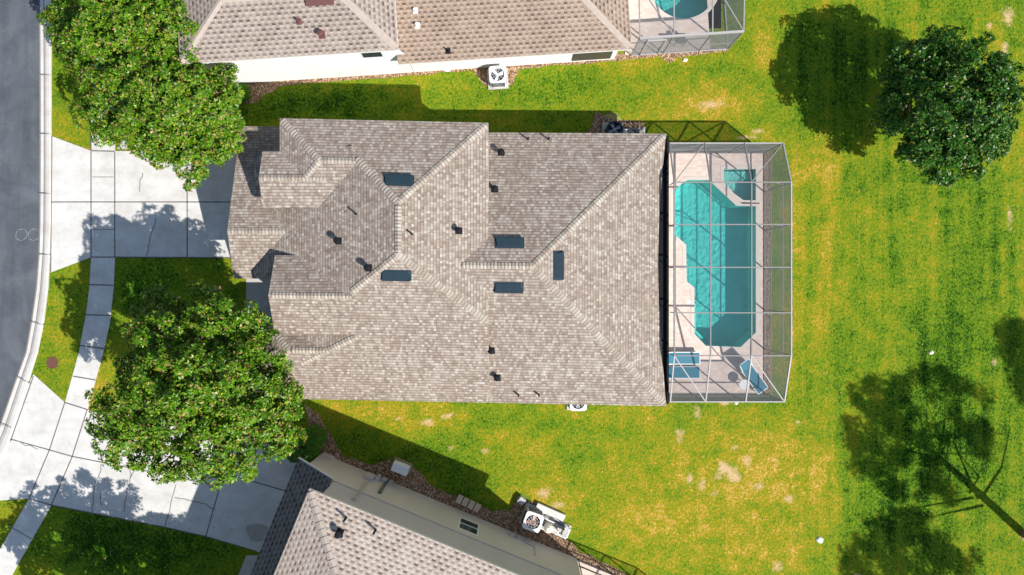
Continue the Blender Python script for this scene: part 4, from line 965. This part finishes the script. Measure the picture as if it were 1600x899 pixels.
def crown(lobes, dens, L=.17, wid=.24, clump=.55, per=7, seed=0, inner=.35, flat=.78):
    """lobes: (x,y,z,r); clumps of rosettes spread through the lobes' outer shell"""
    Cs, Ns = [], []
    for (x, y, z, r) in lobes:
        nc = int(dens*3.6*r*r/clump**2)
        d = unit(rng.normal(size=(nc, 3))); d[:, 2] = np.abs(d[:, 2])*1.0-.28*(rng.random(nc) < .4)*np.abs(d[:, 2])*2
        rad = r*rng.uniform(.66, 1.10, (nc, 1)); rad[rng.random(nc) < inner] *= .7
        cc = np.array([[x, y, z]])+d*rad*np.array([[1, 1, flat]])
        cr = clump*rng.uniform(.5, 1.15, (nc, 1))
        k = 24
        dd = unit(rng.normal(size=(nc*k, 3))+np.repeat(d, k, 0)*.7+np.array([[0, 0, .55]]))
        pts = np.repeat(cc, k, 0)+dd*np.repeat(cr, k, 0)*rng.uniform(.6, 1.0, (nc*k, 1))*np.array([[1, 1, .8]])
        Cs.append(pts); Ns.append(unit(dd+np.repeat(d, k, 0)*.4+np.array([[0, 0, .35]])))
    return leaves(np.concatenate(Cs), np.concatenate(Ns), L, wid, 1.0, per)
def broadleaf(base, lobes_px, lab, mat, dens=1.15, group=None, name='magnolia_tree', L=.16, trunk_r=.16, clump=.44, cat='tree'):
    base = Vector(base); r = thing(name, lab, cat, tuple(base), group)
    lobes = []
    for (u, v, rp, z) in lobes_px:
        p = P(u, v, z); lobes.append((p.x, p.y, z, rp*(HC-z)/FP))
    V, F = crown(lobes, dens, L=L, clump=clump)
    leafmesh('crown', V, F, M[mat], r, base)
    zt = sum(l[2] for l in lobes)/len(lobes)
    fork = base+Vector((0, 0, 1.3)); mb = MB(); mb.tube([base-Vector((0, 0, .1)), base+Vector((.03, 0, .5)), fork], [trunk_r*1.35, trunk_r, trunk_r*.9], 10); obj('trunk', mb, M['bark'], r)
    mb = MB()
    for l in lobes:
        e = Vector(l[:3]); m1 = fork.lerp(e, .5)+Vector((random.uniform(-.2, .2), random.uniform(-.2, .2), -.2))
        mb.tube([fork-Vector((0, 0, .15)), m1, e, e+Vector((random.uniform(-.3, .3), random.uniform(-.3, .3), l[3]*.5))], [trunk_r*.55, trunk_r*.36, trunk_r*.18, .015], 7)
        for k in range(7):
            d = Vector((random.gauss(0, 1), random.gauss(0, 1), random.uniform(-.1, .9))).normalized()*l[3]*.85; mb.tube([m1.lerp(e, .6), e+d*.55, e+d], [.045, .03, .01], 5)
    obj('limbs', mb, M['bark'], r)
    return r
broadleaf(P(262, 110), [(128, 45, 46, 2.7), (190, 55, 70, 3.8), (265, 50, 62, 4.2), (100, 30, 26, 2.3), (160, 90, 50, 3.3), (235, 105, 60, 3.8), (215, -10, 70, 4.2), (300, 20, 36, 3.8), (118, 85, 22, 2.4)],
          'broad glossy leaved tree at the upper left corner nearest the road', 'leaf', group='glossy leaved trees in the front yards')
broadleaf(P(330, 200), [(195, 150, 58, 3.6), (260, 160, 66, 4.2), (325, 160, 56, 4.0), (345, 205, 44, 3.6), (290, 215, 48, 3.6), (300, 260, 30, 3.0), (262, 235, 30, 3.0), (158, 180, 30, 3.0), (355, 135, 26, 3.2), (230, 200, 40, 3.4), (172, 205, 20, 2.7)],
          'glossy leaved tree overhanging the top of the upper driveway', 'leaf', group='glossy leaved trees in the front yards')
broadleaf(P(390, 575), [(403, 508, 20, 5.6), (390, 532, 26, 5.6), (300, 620, 90, 7.1), (215, 625, 53, 6.3), (200, 685, 43, 5.9), (382, 610, 65, 6.9), (335, 695, 59, 6.7), (270, 715, 35, 6.1), (255, 555, 65, 6.5), (340, 525, 55, 6.4), (378, 510, 35, 5.9), (420, 660, 47, 6.5), (375, 735, 23, 5.9), (458, 690, 20, 5.7), (418, 558, 34, 5.9), (270, 495, 39, 5.1), (235, 470, 23, 4.7), (170, 660, 25, 5.5), (436, 622, 40, 6.1), (325, 475, 29, 5.1)],
          'largest glossy leaved tree at the left between the two driveways', 'leaf', dens=1.15, group='glossy leaved trees in the front yards', trunk_r=.22)
broadleaf(P(1402, 200), [(1480, 165, 84, 4.0), (1435, 110, 46, 3.5), (1520, 100, 42, 3.5), (1540, 165, 50, 3.6), (1515, 225, 46, 3.5), (1450, 235, 44, 3.2), (1412, 180, 44, 3.0), (1465, 82, 34, 3.2), (1400, 130, 32, 2.9), (1470, 262, 26, 2.9), (1555, 125, 30, 3.2), (1545, 220, 26, 3.0)],
          'round dark green tree standing alone on the back lawn', 'leafd', dens=1.2, trunk_r=.2)
# trees just outside the lower left, whose shade lies on the lower driveway and lawn
broadleaf(P(215, 935), [(120, 1000, 60, 5.0), (180, 985, 60, 5.2), (245, 1005, 56, 5.2), (330, 1045, 56, 5.0), (60, 1010, 40, 4.8), (200, 1060, 70, 5.0), (300, 1080, 70, 5.2), (380, 1060, 60, 5.2), (120, 1080, 60, 4.6)],
          'glossy leaved tree just below the lower left corner shading the lower driveway', 'leaf', dens=1.0, group='glossy leaved trees in the front yards')
# pines beyond the right edge: only a trunk foot and their shadows are seen
def shadow_to(u, v, z): return P(u+z*32.9*SX*1.0, v-z*32.9*SY, 0)+Vector((0, 0, z))
def pine(base, clumps, top, lab, limbs=None, seed=0):
    base = Vector(base); r = thing('pine_tree', lab, 'tree', tuple(base), 'tall pines along the right edge')
    mb = MB(); mb.tube([base-Vector((0, 0, .1)), base.lerp(top, .3), base.lerp(top, .7), top], [.22, .19, .13, .03], 10); obj('trunk', mb, M['pine_bark'], r)
    mb = MB(); Vs = []; Fs = []; o = 0
    for (p, rad) in clumps:
        t = max(.35, min(.95, (p.z-1.2)/top.z)); a = base.lerp(top, t); (random.random() < .45) and mb.tube([a, a.lerp(p, .5)+Vector((0, 0, -.15)), p], [.035, .022, .008], 6)
        k = int(40*(rad/.5)**2); cc = np.array(p)[None, :]+rng.normal(size=(k, 3))*rad*.42
        n = unit(cc-np.array(p)[None, :]+np.array([[0, 0, .2]])); V, F = leaves(cc, n, .27, .055, .9, 14); Vs.append(V); Fs.append(F+o); o += len(V)
    for L in (limbs or []): mb.tube(L, [.07, .045, .02][:len(L)], 6)
    obj('limbs', mb, M['pine_bark'], r); leafmesh('crown', np.concatenate(Vs), np.concatenate(Fs), M['needle'], r, base)
def clumpfield(n, shapes, zr):
    out = []
    while len(out) < n:
        s = random.choice(shapes); a = random.uniform(0, 6.28); q = math.sqrt(random.random())
        u, v = s[0]+math.cos(a)*q*s[2], s[1]+math.sin(a)*q*s[3]; z = random.uniform(*zr); out.append((shadow_to(u, v, z), random.uniform(.20, .42)))
    return out
b1 = P(1599, 834); top1 = shadow_to(1385, 640, 9.2)
lim = []
for L in (((1528, 780), (1490, 690), (1496, 640)), ((1535, 776), (1565, 730), (1578, 670)), ((1520, 778), (1480, 785), (1425, 795)), ((1535, 790), (1490, 800), (1455, 808)), ((1515, 770), (1530, 745), (1490, 700))):
    lim.append([shadow_to(u, v, z) for (u, v), z in zip(L, (3.0, 4.6, 6.0))])
pine(b1, clumpfield(165, [(1385, 640, 62, 70), (1360, 710, 40, 40), (1440, 640, 60, 60), (1375, 620, 40, 30), (1420, 740, 50, 40), (1520, 640, 32, 60), (1460, 600, 60, 24), (1400, 680, 60, 60), (1345, 660, 20, 60), (1535, 690, 16, 26), (1470, 765, 26, 20)], (6.2, 9.2)), top1, 'tall pine on the right edge, its trunk foot just in frame', lim)
b2 = P(1660, 1060); pine(b2, clumpfield(150, [(1400, 850, 60, 50), (1350, 880, 36, 36), (1440, 880, 60, 50), (1400, 930, 80, 50), (1490, 870, 40, 30), (1420, 820, 40, 26), (1335, 910, 25, 30), (1500, 930, 40, 40)], (6.2, 9.2)), shadow_to(1410, 900, 9.0), 'tall pine below the lower right corner casting the bottom shadow')
b3 = P(1790, 700); pine(b3, clumpfield(105, [(1600, 540, 40, 36), (1610, 580, 26, 40), (1585, 520, 20, 14), (1650, 560, 50, 60), (1620, 610, 20, 30)], (6.2, 9.0)), shadow_to(1630, 580, 9.0), 'tall pine beyond the right edge casting the smallest shadow')
# hedges and shrubs
def shrub(u, v, ru, rv, h, lab, ang=0, name='shrub', mat='leafl', n=900):
    c = P(u, v); r = thing(name, lab, 'shrub', tuple(c))
    d = unit(rng.normal(size=(n, 3))); d[:, 2] = np.abs(d[:, 2]); e = np.sign(d)*np.abs(d)**.7*rng.uniform(.8, 1.02, (n, 1))
    x = e[:, 0]*ru/30.5; y = e[:, 1]*rv/30.5; ca, sa = math.cos(ang), math.sin(ang)
    C = np.stack([c.x+x*ca-y*sa, c.y+x*sa+y*ca, e[:, 2]*h], 1); V, F = leaves(C, unit(d+np.array([[0, 0, .4]])), .08, .3, 1, 7)
    leafmesh('foliage', V, F, M[mat], r, c); mb = MB(); mb.cyl(c, .05, h*.5, 8); obj('stem', mb, M['bark'], r)
shrub(490, 690, 17, 28, 1.5, 'clipped green hedge between the big tree and the beige house corner', math.radians(-25), 'hedge', n=1900)
shrub(468, 700, 16, 20, .9, 'dark shrub under the edge of the largest tree beside the hedge', 0, n=800)
shrub(383, 147, 9, 12, .6, 'small bright green bush at the left end of the white wall', n=500)
# fallen leaves and lawn litter
n = 330; U = rng.uniform(380, 1600, n); Vv = rng.uniform(95, 899, n)
C = []
for u, v in zip(U, Vv):
    if (355 < u < 1240 and 178 < v < 640) or (u < 1000 and v > 680+(u-500)*.38) or (u < 1165 and v < 125-(u-380)*.06): continue
    p = P(u, v, .03); C.append((p.x, p.y, .03))
for u, v in zip(rng.uniform(90, 390, 60), rng.uniform(800, 899, 60)): p = P(u, v, .05); C.append((p.x, p.y, .05))
for u, v in zip(rng.uniform(120, 430, 40), rng.uniform(250, 860, 40)): p = P(u, v, .06); C.append((p.x, p.y, .06))
C = np.array(C); V, F = leaves(C, np.tile([[0, 0, 1.0]], (len(C), 1)), .10, .32, 1.0, 1)
o = leafmesh('fallen_leaves', V, F, M['dead']); tag(o, 'dry tan leaves scattered over the lawns and driveways', 'leaves', kind='stuff')
